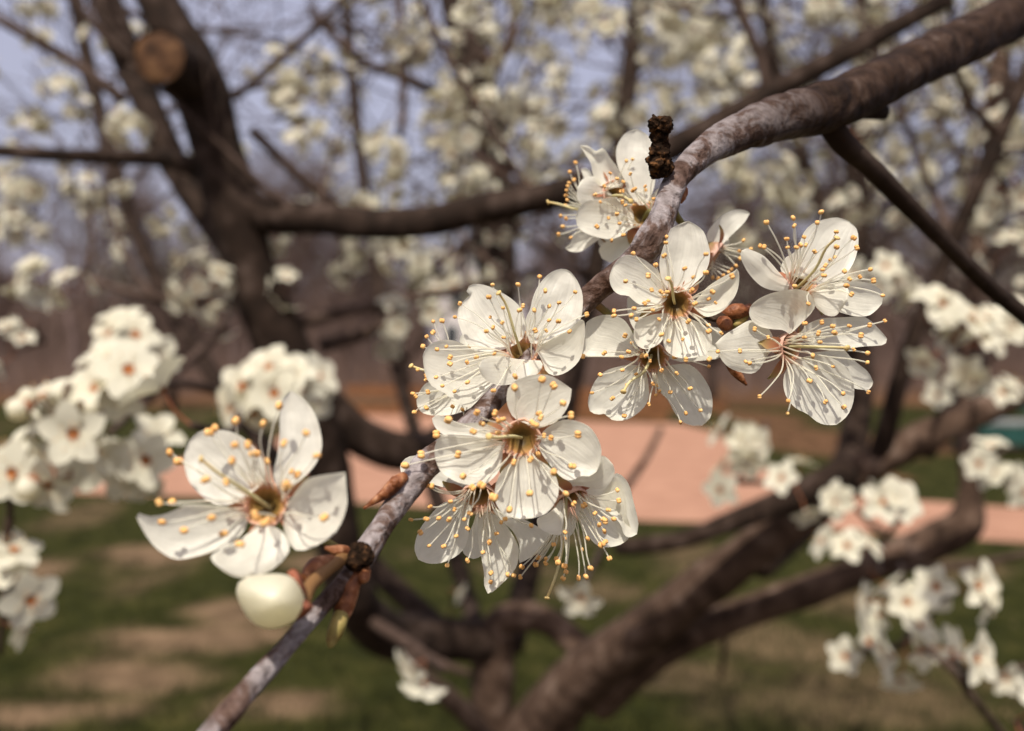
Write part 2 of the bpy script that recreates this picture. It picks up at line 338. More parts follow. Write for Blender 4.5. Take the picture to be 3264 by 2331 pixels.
for row in range(3):
    for i in range(nb):
        off = (row % 2) * .5; a0 = (i + off) / (nb + .5) * Lw; ln = Lw / (nb + .5) - .02
        c = A_ + dirw * (a0 + ln / 2) + Vector((0, .02 * rnd.uniform(-1, 1) + .1 * row, row * .205 + .0))
        mb = MB(); v, f = boxv(c, ln, .2, .185, rz); mb.add(v, f); mb.obj('sleeper', M_SLEEPER, wall, smooth=False)
# green bench
M_BGREEN = plain('green_paint', [(.3, (.012, .045, .040)), (.7, (.02, .065, .055))], 6, .5, 0)
M_BGREY = plain('grey_slab', [(.3, (.16, .17, .17)), (.7, (.26, .27, .27))], 6, .7, 0)
c = G(2270, 1006); bench = empty('park_bench', c, label='dark green park bench with pale seat boards on the far lawn', cat='bench')
for k in range(4):
    mb = MB(); v, f = boxv(c + Vector((0, -.2 + .12 * k, .40)), 1.9, .10, .04); mb.add(v, f); mb.obj('seat_board', M_BGREY, bench, smooth=False)
for sx in (-.75, .75):
    mb = MB(); v, f = boxv(c + Vector((sx, -.02, 0)), .12, .42, .395); mb.add(v, f); mb.obj('leg', M_BGREEN, bench, smooth=False)
mb = MB(); v, f = boxv(c + Vector((0, -.24, .14)), 1.36, .04, .24); mb.add(v, f); mb.obj('front_panel', M_BGREEN, bench, smooth=False)
for k in range(2):
    mb = MB(); v, f = boxv(c + Vector((0, .26, .55 + k * .16)), 1.9, .03, .11); mb.add(v, f); mb.obj('back_board', M_BGREEN, bench, smooth=False)
for sx in (-.75, .75):
    mb = MB(); v, f = boxv(c + Vector((sx, .30, 0)), .06, .04, .86); mb.add(v, f); mb.obj('back_post', M_BGREEN, bench, smooth=False)
# gabled house
M_WALL = plain('pale_render', [(.3, (.50, .46, .46)), (.7, (.60, .56, .55))], 1, .9, 0)
M_ROOF = plain('pale_roof', [(.3, (.46, .38, .32)), (.7, (.60, .50, .43))], 1.5, .85, .2)
M_WINF = plain('white_frame', [(.3, (.6, .6, .58)), (.7, (.7, .7, .68))], 1, .6, 0); M_PANE = plain('window_glass', [(.3, (.03, .035, .04)), (.7, (.05, .055, .06))], 1, .1, 0, spec=.6)
hd = 57.0; hc = PD(1062, 760, hd); hc.z = 0; house = empty('house', hc, label='pale gabled house glimpsed through the branches at the edge of the bare wood', cat='house')
wd, ev, pk, dp = 2.9, 4.4, 8.5, 7.0
mb = MB(); v = [hc + Vector(q) for q in ((-wd, 0, 0), (wd, 0, 0), (wd, 0, ev), (0, 0, pk - .35), (-wd, 0, ev), (-wd, dp, 0), (wd, dp, 0), (wd, dp, ev), (0, dp, pk - .35), (-wd, dp, ev))]
mb.add(v, [(0, 1, 2, 3, 4), (5, 9, 8, 7, 6), (0, 4, 9, 5), (1, 6, 7, 2)]); mb.obj('wall', M_WALL, house, smooth=False)
for s in (-1, 1):
    mb = MB(); e = Vector((s * (wd + .5), 0, ev - .6)); k = Vector((0, 0, pk)); up = Vector((s * .25, 0, .3))
    v = [hc + q + Vector((0, y, 0)) + u for y in (-.5, dp + .5) for u in (Vector(), up) for q in (e, k)]
    mb.add(v, [(0, 1, 3, 2), (4, 6, 7, 5), (0, 2, 6, 4), (1, 5, 7, 3), (2, 3, 7, 6), (0, 4, 5, 1)]); mb.obj('roof', M_ROOF, house, smooth=False)
for (x, z) in ((-1.7, 1.2), (1.7, 1.2), (-1.3, 3.6), (1.3, 3.6), (0, 6.2)):
    mb = MB(); v, f = boxv(hc + Vector((x, -.03, z)), 1.1, .08, 1.5); mb.add(v, f); wdw = mb.obj('window', M_WINF, house, smooth=False)
    mb = MB(); v, f = boxv(hc + Vector((x, -.075, z + .1)), .9, .02, 1.3); mb.add(v, f); mb.obj('pane', M_PANE, wdw, loc=WLOC[house], smooth=False)
mb = MB(); v, f = boxv(hc + Vector((0, -.05, 0)), 1.0, .1, 2.1); mb.add(v, f); mb.obj('door', M_SLEEPER, house, smooth=False)
# recursive trees
def grow(out, p, d, L, r, lev, rg, up=.25, spread=.8, nseg=5, kids=(5, 4, 4, 3), tips=None, minr=.0):
    pts = [p.copy()]; rad = [r]; q = p.copy(); dd = d.copy()
    for i in range(nseg):
        dd = (dd + Vector((rg.uniform(-1, 1), rg.uniform(-1, 1), rg.uniform(-1, 1) + up)) * .22).normalized()
        q = q + dd * (L / nseg); pts.append(q.copy()); rad.append(max(r * (1 - .75 * (i + 1) / nseg), minr))
    out.append((lev, pts, rad))
    if lev >= len(kids):
        if tips is not None: tips += pts[1:]
        return
    if tips is not None and lev >= len(kids) - 1: tips += pts[2:]
    for k in range(kids[lev]):
        t = .35 + .65 * (k + rg.random()) / kids[lev]; i = min(int(t * nseg), nseg - 1); b = pts[i].lerp(pts[i + 1], t * nseg - i if t * nseg - i < 1 else 1)
        ax = Vector((rg.uniform(-1, 1), rg.uniform(-1, 1), rg.uniform(-.3, .7))); nd_ = (dd * (1 - spread * .5) + ax.normalized() * spread).normalized()
        grow(out, b, nd_, L * rg.uniform(.5, .75), max(rad[i] * .6, minr), lev + 1, rg, up, spread, max(3, nseg - 1), kids, tips, minr)
M_WOODBARK = plain('woodland_bark', [(.3, (.055, .035, .03)), (.7, (.14, .10, .09))], 2, .95, 0)
M_WOODTWIG = plain('woodland_twig', [(.3, (.070, .045, .036)), (.7, (.145, .10, .085))], 2, .95, 0)
woods = []
for vnt in range(4):
    rg = random.Random(40 + vnt); out = []
    grow(out, Vector((0, 0, 0)), Vector((0, 0, 1)), 5.5, .2, 0, rg, .5, .62, 6, (7, 6, 5, 4), None, .012)
    tm = MB(); cm = MB()
    for lev, pts, rad in out: tube(tm if lev == 0 else cm, pts, rad, 7 if lev == 0 else 3, cap=False)
    woods.append((tm.mesh('trunk', [M_WOODBARK]), cm.mesh('crown', [M_WOODTWIG])))
rg = random.Random(5)
for i in range(96):
    y = rg.uniform(27, 58); x = (i / 95 * 2 - 1) * (y * 1.15) + rg.uniform(-2, 2); s = rg.uniform(.55, .95) * (1.0 if x < 0 else 1.05)
    if i % 3 == 0: y = rg.uniform(25, 32); s *= .55
    if abs(x / y - (1062 - 1137) / 1969) < .10: x += math.copysign(.2 * y, x / y + .038)
    t = empty('bare_tree', (x, y, 0), label='leafless brown woodland tree standing beyond the lawn', cat='tree', group='bare woodland trees beyond the lawn')
    M = Matrix.Translation((x, y, 0)) @ Matrix.Rotation(rg.random() * 6.28, 4, 'Z') @ Matrix.Scale(s, 4)
    for nm, me in zip(('trunk', 'crown'), woods[i % 4]): inst(nm, me, M, t)
# low brush under the wood
mb = MB(); r2 = random.Random(9)
for i in range(16000):
    y = r2.uniform(24, 60); x = (r2.random() * 2 - 1) * y * 1.4; h = r2.uniform(.4, 1.7)
    if abs(x / y + .038) < .05 and y < 57: h *= .5
    p = Vector((x, y, 0)); q = Vector((r2.uniform(-.5, .5), r2.uniform(-.5, .5), 0)) * h
    mb.add([p, p + Vector((.035, 0, 0)), p + q + Vector((0, 0, h))], [(0, 1, 2)])
for i in range(48000):
    y = r2.uniform(60, 95); x = (r2.random() * 2 - 1) * y * 1.5; h = r2.uniform(2.5, 9.5)
    if abs(x / y + .038) < .06: continue
    z0 = r2.uniform(0, max(h - 3.5, 0)); p = Vector((x, y, z0)); q = Vector((r2.uniform(-.5, .5), r2.uniform(-.5, .5), 0)) * (h - z0) * .7; t = r2.uniform(.04, .10)
    mb.add([p, p + Vector((t, 0, 0)), p + q + Vector((0, 0, h - z0))], [(0, 1, 2)])
mb.obj('undergrowth', M_WOODTWIG, smooth=False, label='brown leafless thicket filling the wood beyond the lawn', cat='undergrowth', kind='stuff')

# ------------------------------------------------------------------ simple blossoms for the distance
def mini_petal(L=.0112, W=.0095, nu=4, nv=2, cup=.25, lift=.35):
    v = []; f = []; uv = []
    for i in range(nu + 1):
        u = i / nu; wd = W * .5 * math.sin(math.pi * min(u * .86 + .09, 1)) ** .8
        for j in range(nv + 1):
            s = j / nv * 2 - 1; v.append(Vector((.0018 + u * L, s * wd, lift * L * (u - .55 * u * u) + cup * abs(s) ** 2 * wd))); uv.append((j / nv, u))
    for i in range(nu):
        for j in range(nv): a = i * (nv + 1) + j; f.append((a, a + 1, a + nv + 2, a + nv + 1))
    return v, f, uv
def mini_centre(mb, M, mi, r=.0026):
    v = [M @ Vector((0, 0, -.0012))] + [M @ Vector((r * math.cos(a * 1.0472), r * math.sin(a * 1.0472), .0013)) for a in range(6)]
    mb.add(v, [(0, 1 + k, 1 + (k + 1) % 6) for k in range(6)], mi)
def mini_stamens(mb, M, mi, mj, rg, n=10):
    for k in range(n):
        a = 6.283 * k / n + rg.uniform(-.2, .2); e = rg.uniform(.4, 1.1); R = rg.uniform(.005, .0085)
        q = Vector((math.cos(a) * math.cos(e), math.sin(a) * math.cos(e), math.sin(e))) * R; s = Vector((math.cos(a), math.sin(a), 0)) * .0015; t = Vector((-math.sin(a), math.cos(a), 0)) * .00018
        mb.add([M @ (s - t), M @ (s + t), M @ (q + t), M @ (q - t)], [(0, 1, 2, 3)], mi)
        z = .00045; mb.add([M @ (q + Vector(o) * z) for o in ((1, 0, 0), (-1, 0, 0), (0, 1, 0), (0, -1, 0), (0, 0, 1), (0, 0, -1))], [(0, 2, 4), (2, 1, 4), (1, 3, 4), (3, 0, 4), (2, 0, 5), (1, 2, 5), (3, 1, 5), (0, 3, 5)], mj)
def aim(p, d, roll, s=1.0):
    return Matrix.Translation(p) @ d.to_track_quat('Z', 'Y').to_matrix().to_4x4() @ Matrix.Rotation(roll, 4, 'Z') @ Matrix.Scale(s, 4)
SPH = []
for i in range(1, 5):
    for j in range(8): SPH.append((math.sin(math.pi * i / 5) * math.cos(j * math.pi / 4), math.sin(math.pi * i / 5) * math.sin(j * math.pi / 4), math.cos(math.pi * i / 5)))
SPHF = [(i * 8 + j, (i + 1) * 8 + j, (i + 1) * 8 + (j + 1) % 8, i * 8 + (j + 1) % 8) for i in range(3) for j in range(8)] + [(0, 1, 2, 3, 4, 5, 6, 7), (31, 30, 29, 28, 27, 26, 25, 24)]
MP = []
for k, (W, cup, lift) in enumerate(((.0098, .25, .30), (.0090, .5, .55), (.0104, .1, .12))):
    b_ = MB(); v, f, uv = mini_petal(W=W, cup=cup, lift=lift); b_.add(v, f, 0, uv); MP.append(b_)
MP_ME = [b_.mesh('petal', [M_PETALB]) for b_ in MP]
hb = MB(); mini_centre(hb, Matrix.Identity(4), 0); mini_stamens(hb, Matrix.Identity(4), 1, 2, random.Random(2), 9); HEART_ME = hb.mesh('stamen_tuft', [M_CENTRE, M_PETALB, M_ANTH])
def rdir(rg):
    while True:
        v = Vector((rg.uniform(-1, 1), rg.uniform(-1, 1), rg.uniform(-1, 1)))
        if .05 < v.length < 1: return v.normalized()
CLUSTER = []
for k in range(6):
    rg = random.Random(100 + k); b_ = MB(); nfl = rg.choice((3, 4, 5, 6))
    for i in range(nfl):
        d = rdir(rg); p = d * rg.uniform(.010, .020); M = aim(p, d, rg.random() * 6, rg.uniform(.85, 1.1)); src = MP[i % 3]
        for q in range(5):
            Mq = M @ Matrix.Rotation(q * 1.2566 + rg.uniform(-.1, .1), 4, 'Z'); b_.add([Mq @ v for v in src.v], src.f, 0, src.uv)
        mini_centre(b_, M, 1); tube(b_, [p * .0, p * .95], [.0006, .0005], 3, mi=2, cap=False)
    CLUSTER.append(b_)
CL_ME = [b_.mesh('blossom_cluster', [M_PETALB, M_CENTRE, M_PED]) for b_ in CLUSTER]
def put_cluster(parent, p, rg, s=1.0):
    return inst('blossom_cluster', CL_ME[rg.randrange(6)], aim(p, rdir(rg), rg.random() * 6, s * rg.uniform(.8, 1.25)), parent)
def blossom_simple(parent, p, d, s, rg, label=None):
    """one open blossom with its five petals and stamens as sub-parts"""
    e = empty('blossom', p, parent, label); M = aim(p, d, rg.random() * 6, s); k = rg.randrange(3)
    for q in range(5):
        inst('petal', MP_ME[k], M @ Matrix.Rotation(q * 1.2566 + rg.uniform(-.08, .08), 4, 'Z') @ Matrix.Rotation(rg.uniform(-.2, .2), 4, 'Y'), e)
    inst('stamen_tuft', HEART_ME, M, e); return e
# far plum trees past the path: crowns too far to pick blossoms apart
for i, (x, y, s, lab) in enumerate(((-7.5, 19.5, 1.0, 'far plum tree in white bloom past the pink path, beside the worn lawn'), (-2.6, 21.5, 1.1, 'far plum tree in bloom behind the left end of the timber wall'),
                                    (4.6, 20.5, 1.0, 'far plum tree in bloom behind the right end of the timber wall'), (9.5, 18.0, 1.1, 'far plum tree in bloom behind the green bench'), (14, 23, 1.2, 'farthest white plum tree at the edge of the bare wood'))):
    rg = random.Random(70 + i); out = []; tips = []
    t = empty('plum_tree', (x, y, 0), label=lab, cat='tree'); p0 = Vector((x, y, 0))
    tm = MB(); tube(tm, [p0, p0 + Vector((.05, 0, .5)), p0 + Vector((.02, .05, 1.0))], [.13 * s, .10 * s, .09 * s], 10); tm.obj('trunk', M_DARK, t)
    for k in range(5):
        out = []; a = k * 1.2566 + rg.uniform(-.3, .3)
        grow(out, p0 + Vector((.02, .05, .95)), Vector((math.cos(a) * .8, math.sin(a) * .8, .8)).normalized(), 2.1 * s, .06, 0, rg, .35, .75, 5, (5, 4, 3), tips, .006)
        lm = MB()
        for lev, pts, rad in out: tube(lm, pts, rad, 4, cap=False)
        lm.obj('limb', M_DARK, t)
    bm_ = MB()
    for q in tips:
        if rg.random() < .75:
            src = CLUSTER[rg.randrange(6)]
            for _ in range(3):
                d = rdir(rg); c = q + rdir(rg) * .05
                for q5 in range(5):
                    a = q5 * 1.2566; uu = d.orthogonal().normalized(); vv = d.cross(uu); dr = uu * math.cos(a) + vv * math.sin(a); tt = d.cross(dr)
                    bm_.add([c, c + dr * .008 + tt * .005 + d * .003, c + dr * .013 + d * .004, c + dr * .008 - tt * .005 + d * .003], [(0, 1, 2, 3)])
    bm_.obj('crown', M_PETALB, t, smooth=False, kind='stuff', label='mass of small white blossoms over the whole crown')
# ------------------------------------------------------------------ the plum tree behind: low forked trunk, dark limbs
base = PD(1085, 3120, 1.25); base.z = 0
TB = empty('plum_tree', base, label='dark forked plum tree with a sawn-off limb stub, behind the blossoms in focus', cat='tree')
PATHS = {}
def B(name, data, key=None, m=None, seg=14, rough=.10, per=7, wob=0.0, label=None):
    mb = MB(); pr = limb(mb, data, per, seg, rough, 22, wob=wob, seed=len(PATHS) * 1.7); o = mb.obj(name, m or M_DARK, TB, label=label)
    PATHS[key or 'x%d' % len(PATHS)] = pr; return o
gy = to_d(base)[1]
B('trunk', [(1085, gy + 40, 1.25, 170), (1088, gy - 200, 1.25, 135), (1095, 2300, 1.25, 120), (1088, 1800, 1.25, 108), (1092, 1600, 1.24, 100), (1098, 1450, 1.22, 96), (1120, 1375, 1.2, 72), (1210, 1378, 1.18, 62), (1290, 1440, 1.16, 64), (1340, 1530, 1.16, 58)], 'trunk', m=M_LIMB_LIT)
B('limb', [(1100, 1420, 1.22, 95), (980, 1420, 1.17, 100), (860, 1410, 1.10, 110), (785, 1330, 1.02, 105), (745, 1180, .98, 100), (725, 1020, .96, 105), (670, 860, .93, 115), (605, 720, .91, 118), (560, 600, .90, 112), (525, 470, .89, 122), (480, 320, .88, 118), (440, 180, .87, 122), (385, 70, .86, 100), (340, -20, .86, 92), (270, -200, .86, 85)], 'left', label='thick dark limb leaning to the side')
B('limb', [(670, 850, .94, 80), (725, 905, .96, 92), (800, 970, .98, 92), (890, 1003, 1.0, 88), (980, 985, 1.05, 85), (1060, 890, 1.1, 80), (1100, 700, 1.15, 88), (1100, 500, 1.2, 92), (1085, 300, 1.25, 84), (1052, 150, 1.3, 80), (1012, 0, 1.35, 74), (975, -180, 1.4, 50)], 'mid', label='limb sagging low before it rises')
B('limb', [(530, 455, .89, 100), (600, 478, .88, 84), (720, 488, .86, 72), (850, 498, .84, 72), (960, 490, .82, 72), (1080, 462, .80, 74), (1200, 440, .78, 70), (1320, 410, .76, 68), (1450, 350, .74, 64), (1600, 270, .73, 58), (1800, 160, .72, 50), (2100, 0, .72, 42)], 'cross', label='level limb reaching across')
B('limb', [(480, 400, .89, 55), (400, 360, .88, 42), (300, 350, .87, 36), (150, 346, .86, 34), (0, 336, .85, 30), (-200, 320, .85, 26), (-500, 260, .87, 18), (-800, 150, .9, 8)], 'west')
B('limb', [(540, 600, .92, 60), (460, 480, .94, 62), (395, 380, .96, 64), (340, 260, .98, 66), (290, 140, 1.0, 70), (235, 0, 1.02, 66), (190, -130, 1.04, 55)], 'left2')
B('limb', [(1120, 1760, 1.25, 130), (1180, 1640, 1.22, 135), (1300, 1500, 1.12, 120), (1450, 1385, 1.03, 105), (1600, 1275, .96, 98), (1750, 1165, .91, 88), (1880, 1065, .88, 80), (2040, 975, .85, 68), (2200, 905, .83, 60), (2340, 840, .82, 54), (2600, 700, .8, 45)], 'right', m=M_LIMB_LIT, label='thick limb rising to the side over the path')
B('limb', [(1370, 1215, .93, 40), (1500, 1203, .90, 40), (1620, 1160, .885, 48), (1750, 1108, .87, 60), (1890, 1045, .86, 70)], 'under')
B('limb', [(1330, 1560, 1.15, 80), (1480, 1440, 1.07, 74), (1650, 1362, 1.03, 72), (1800, 1310, 1.0, 72), (1950, 1250, .99, 74), (2070, 1205, .98, 84), (2140, 1165, .97, 82), (2155, 1090, .97, 50), (2148, 980, .97, 44), (2152, 800, 1.0, 42), (2165, 600, 1.05, 38), (2200, 300, 1.1, 32), (2240, -80, 1.15, 26)], 'elbow', m=M_LIMB_LIT, label='limb with a sharp upright elbow')
B('limb', [(1955, 1010, .86, 55), (1975, 930, .84, 44), (2015, 790, .82, 40), (2090, 600, .81, 36), (2190, 370, .80, 36), (2290, 150, .80, 30)], 'slant')
B('limb', [(1690, 1260, 1.05, 60), (1860, 1080, 1.25, 66), (1905, 900, 1.35, 62), (1900, 700, 1.4, 62), (1905, 400, 1.45, 60), (1925, 100, 1.5, 62), (1938, -120, 1.55, 55)], 'post', label='upright limb')
B('limb', [(1130, 1440, 1.25, 62), (1190, 1200, 1.35, 56), (1290, 750, 1.5, 50), (1365, 380, 1.6, 46), (1400, 150, 1.65, 42), (1425, -120, 1.7, 36)], 'b1')
B('limb', [(2060, 1000, 1.0, 40), (2160, 800, 1.4, 46), (2205, 500, 1.6, 44), (2222, 250, 1.7, 42), (2235, -80, 1.8, 36)], 'b3')
B('limb', [(980, 1400, 1.2, 55), (720, 1150, 1.35, 50), (470, 830, 1.5, 40), (320, 560, 1.65, 36), (215, 230, 1.8, 34), (150, -100, 1.9, 30)], 'b4')
B('limb', [(1060, 1400, 1.25, 40), (1000, 1200, 1.4, 40), (890, 850, 1.6, 32), (820, 500, 1.8, 28), (785, 200, 2.0, 26), (760, -100, 2.1, 24)], 'b5')
B('limb', [(1905, 620, 1.42, 36), (1800, 400, 1.6, 34), (1720, 150, 1.8, 30), (1680, -120, 2.0, 26)], 'b6')
thin_ = [[(520, 215, .88, 20), (640, 118, .86, 18), (765, -5, .85, 17), (880, -110, .85, 15)], [(-20, 38, .95, 20), (140, 128, .96, 22), (275, 225, .97, 26)],
         [(140, -20, .95, 18), (250, 95, .97, 22), (290, 140, .99, 24)], [(690, 20, 1.2, 18), (800, 130, 1.2, 20), (900, 172, 1.22, 22), (1000, 225, 1.24, 24), (1080, 300, 1.25, 26)],
         [(890, 300, 1.1, 18), (893, 180, 1.15, 18), (885, 20, 1.2, 15), (880, -80, 1.2, 12)], [(560, 290, .9, 26), (640, 365, .92, 24), (740, 455, .94, 24), (800, 500, .96, 20)],
         [(1060, 350, 1.0, 26), (1120, 395, .95, 26), (1185, 440, .85, 24)], [(1085, 140, 1.3, 30), (1135, 90, 1.32, 28), (1140, -60, 1.35, 24)],
         [(1630, -30, .72, 20), (1660, 60, .72, 20), (1690, 130, .72, 22), (1702, 215, .72, 24)], [(640, 720, .92, 30), (760, 690, .92, 26), (880, 670, .93, 22), (1040, 640, .95, 20), (1200, 600, 1.0, 16)],
         [(600, 660, .95, 24), (420, 670, .98, 22), (300, 650, 1.0, 18), (150, 600, 1.05, 14)], [(720, 770, .95, 34), (860, 720, 1.0, 26), (930, 620, 1.05, 22), (1045, 530, 1.1, 20)],
         [(690, 880, .94, 30), (560, 880, .8, 24), (400, 850, .66, 20), (300, 880, .55, 16), (200, 930, .47, 12)], [(500, 720, .94, 24), (420, 800, .8, 22), (330, 880, .66, 20), (240, 960, .52, 14)],
         [(810, 1370, 1.04, 28), (900, 1420, .95, 26), (960, 1460, .9, 22), (1045, 1492, .88, 18)], [(900, 1450, 1.08, 40), (960, 1520, 1.1, 44), (1040, 1590, 1.15, 48), (1080, 1650, 1.2, 50)],
         [(2300, 1225, .9, 16), (2150, 1260, .93, 16), (1990, 1270, .96, 18)], [(1600, 1500, 1.2, 12), (1610, 1400, 1.1, 12)], [(1470, 955, 1.4, 14), (1440, 1010, 1.35, 16), (1390, 1080, 1.3, 18), (1330, 1200, 1.25, 22)]]
for i, d in enumerate(thin_): B('branch', d, 't%d' % i, M_TWIG, 8, .12, 6, .004)
# sawn stub
mb = MB(); q = [PD(430, 175, .87), PD(392, 150, .83), PD(352, 124, .79)]; tube(mb, q, [.030, .0255, .0235], 24, .05, 40, cap=False); stub = mb.obj('limb_stub', M_DARK, TB, label='short stub with a round sawn face')
ax = (q[2] - q[1]).normalized(); uu = ax.orthogonal().normalized(); vv = ax.cross(uu); mb = MB(); vs = [q[2] + ax * .001]; fs = []
for k, rr in enumerate((.006, .012, .018, .0228)):
    for j in range(24):
        a = j * math.pi / 12; vs.append(q[2] + ax * (.001 * math.sin(k * 2.1) + (.0 if k < 3 else -.002)) + (uu * math.cos(a) + vv * math.sin(a)) * rr * (1 + .05 * noise.noise(Vector((math.cos(a), math.sin(a), k)))))
for j in range(24):
    fs.append((0, 1 + j, 1 + (j + 1) % 24))
    for k in range(3): a = 1 + k * 24 + j; c = 1 + k * 24 + (j + 1) % 24; fs.append((a, a + 24, c + 24, c))
mb.add(vs, fs); mb.obj('sawn_face', M_WOOD, stub, loc=WLOC[TB])
# twigs grown from the limbs, with blossom clusters
rg = random.Random(21); tips = []; twig_n = 0
def ok(pts, lim_y):
    for p in pts:
        d = (p - CAM).dot(FWD)
        if d < .62: return False
        x, y = to_d(p)
        if y > lim_y: return False
    return True
plan = [('mid', 12, .45), ('cross', 5, .3), ('left2', 4, .4), ('right', 3, .3), ('slant', 7, .35), ('elbow', 8, .4), ('post', 24, .5), ('b1', 24, .55), ('b3', 24, .5), ('b4', 16, .55), ('b5', 18, .6), ('b6', 22, .6), ('t0', 2, .25), ('t3', 3, .3), ('t8', 3, .2), ('t9', 3, .2), ('t10', 3, .25), ('t11', 3, .25)]
for key, cnt, L in plan:
    pts, rad = PATHS[key]; tries = 0; c = 0
    while c < cnt and tries < cnt * 6:
        tries += 1; i = rg.randrange(len(pts)); p = pts[i]
        if p.z < 1.40: continue
        d = (rdir(rg) + Vector((0, .25, .25))).normalized(); out = []; tp = []
        grow(out, p, d, L * rg.uniform(.6, 1.3), rg.uniform(.0022, .0045), 0, rg, .12, .8, 6, (4, 2), tp, .0009)
        flat = [q for _, ps, _ in out for q in ps]
        if not ok(flat, 690): continue
        mb = MB()
        for lev, ps, rd in out: tube(mb, ps, rd, 5, cap=False)
        mb.obj('twig', M_TWIG, TB); tips += [q for q in tp if rg.random() < .225]; c += 1
vis = []
for q in tips:
    x, y = to_d(q); d = (q - CAM).dot(FWD)
    if -120 < x < 2400 and -120 < y < 780: vis.append((d, q))
vis.sort(key=lambda t: t[0])
# thin out so that clusters sit apart, keep sky gaps at the upper left
keep = []
for d, q in vis:
    x, y = to_d(q)
    if x < 720 and d < 1.05: continue
    if x < 1000 and y < 420 and rg.random() < .55: continue
    if d > 1.5 and rg.random() < .3: continue
    if x > 1150 and rg.random() < .3: continue
    keep.append((d, q))
print('clusters', len(keep))
for d, q in keep[:300]: put_cluster(TB, q, rg, .9)
mb = MB()
for d, q in keep[300:]:
    src = CLUSTER[rg.randrange(6)]; M = aim(q, rdir(rg), rg.random() * 6, rg.uniform(.75, 1.15)); mb.add([M @ v for v in src.v], src.f, 0, src.uv)
    mb.m[-len(src.m):] = src.m
if len(keep) > 300: mb.obj('blossom', [M_PETALB, M_CENTRE, M_PED], TB, kind='stuff', label='mass of white blossoms on the farther twigs')
# larger clusters traced one by one: (x, y, depth, number of blossoms)
def spur_cluster(x, y, d, nfl, rg, frm=None, spread=.016, face=None, s=1.0, parent=None):
    parent = parent or TB; p0 = PD(x, y, d)
    if frm:
        q0 = PD(*frm[:3]); mid = q0.lerp(p0, .5) + Vector((rg.uniform(-1, 1), 0, rg.uniform(-1, 1))) * .01 * (q0 - p0).length * 5
        mb = MB(); c = catmull([tuple(q0), tuple(mid), tuple(p0)], 6); r0 = frm[3] if len(frm) > 3 else .0025; tube(mb, c, [lerp(r0, .0014, i / (len(c) - 1)) for i in range(len(c))], 6, .1, 200); mb.obj('twig', M_TWIG, parent)
    for k in range(nfl):
        dd = (rdir(rg) + Vector(face or (0, -.7, .15))).normalized(); pp = p0 + Vector((dd.x, dd.y * .6, dd.z)) * spread * rg.uniform(.6, 1.25)
        mb = MB(); tube(mb, [p0, p0.lerp(pp, .5) + rdir(rg) * .0015, pp - dd * .001], [.0006, .0005, .0006], 4, cap=False); mb.obj('pedicel', M_PED, parent)
        blossom_simple(parent, pp, dd, s * rg.uniform(.9, 1.12), rg)
rg = random.Random(33)
upper = [(1350, 90, .95, 6), (620, 195, .95, 4), (655, 235, .9, 4), (865, 345, 1.0, 6), (910, 110, 1.1, 4), (285, 280, .95, 4), (1000, 360, 1.05, 3), (1520, 100, 1.1, 5), (1840, 15, .95, 4), (1570, 150, 1.2, 4),
         (2120, 190, 1.0, 7), (2225, 310, .9, 6), (2050, 390, 1.2, 3), (1190, 240, 1.4, 5), (1110, 260, 1.4, 4), (600, 530, 1.0, 3), (430, 620, .85, 4), (470, 640, .85, 3), (632, 645, .9, 2), (95, 640, .8, 3), (165, 645, .85, 3), (40, 430, .9, 4), (30, 510, .9, 4),
         (890, 550, .95, 4), (200, 420, 1.2, 3), (350, 480, 1.2, 3), (1020, 250, 1.3, 3), (1300, 20, 1.1, 3), (2170, 480, 1.0, 4), (2260, 430, .8, 4), (1955, 620, .75, 5), (700, 300, 1.2, 4), (730, 190, 1.3, 3), (60, 300, 1.3, 3), (100, 95, 1.3, 3), (215, 90, 1.3, 2), (1465, 230, 1.3, 3), (1610, 330, 1.0, 3), (1650, 520, .9, 3),
         (2230, 560, .9, 4), (2080, 280, 1.1, 4), (1890, 300, .8, 2), (1720, 250, 1.3, 3), (1740, 440, 1.2, 5), (1640, 420, 1.2, 4), (1870, 470, 1.1, 2), (2000, 500, 1.3, 2), (1040, 640, 1.0, 3), (1120, 620, 1.1, 3), (870, 715, .9, 3), (960, 690, 1.0, 2), (880, 770, 1.1, 2)]
for (x, y, d, k) in upper:
    dx, dy = rg.uniform(-70, 70), rg.uniform(-60, 60); spur_cluster(x, y, d, k + 2, rg, (x + dx, y + dy, d + .08, .003), .024)
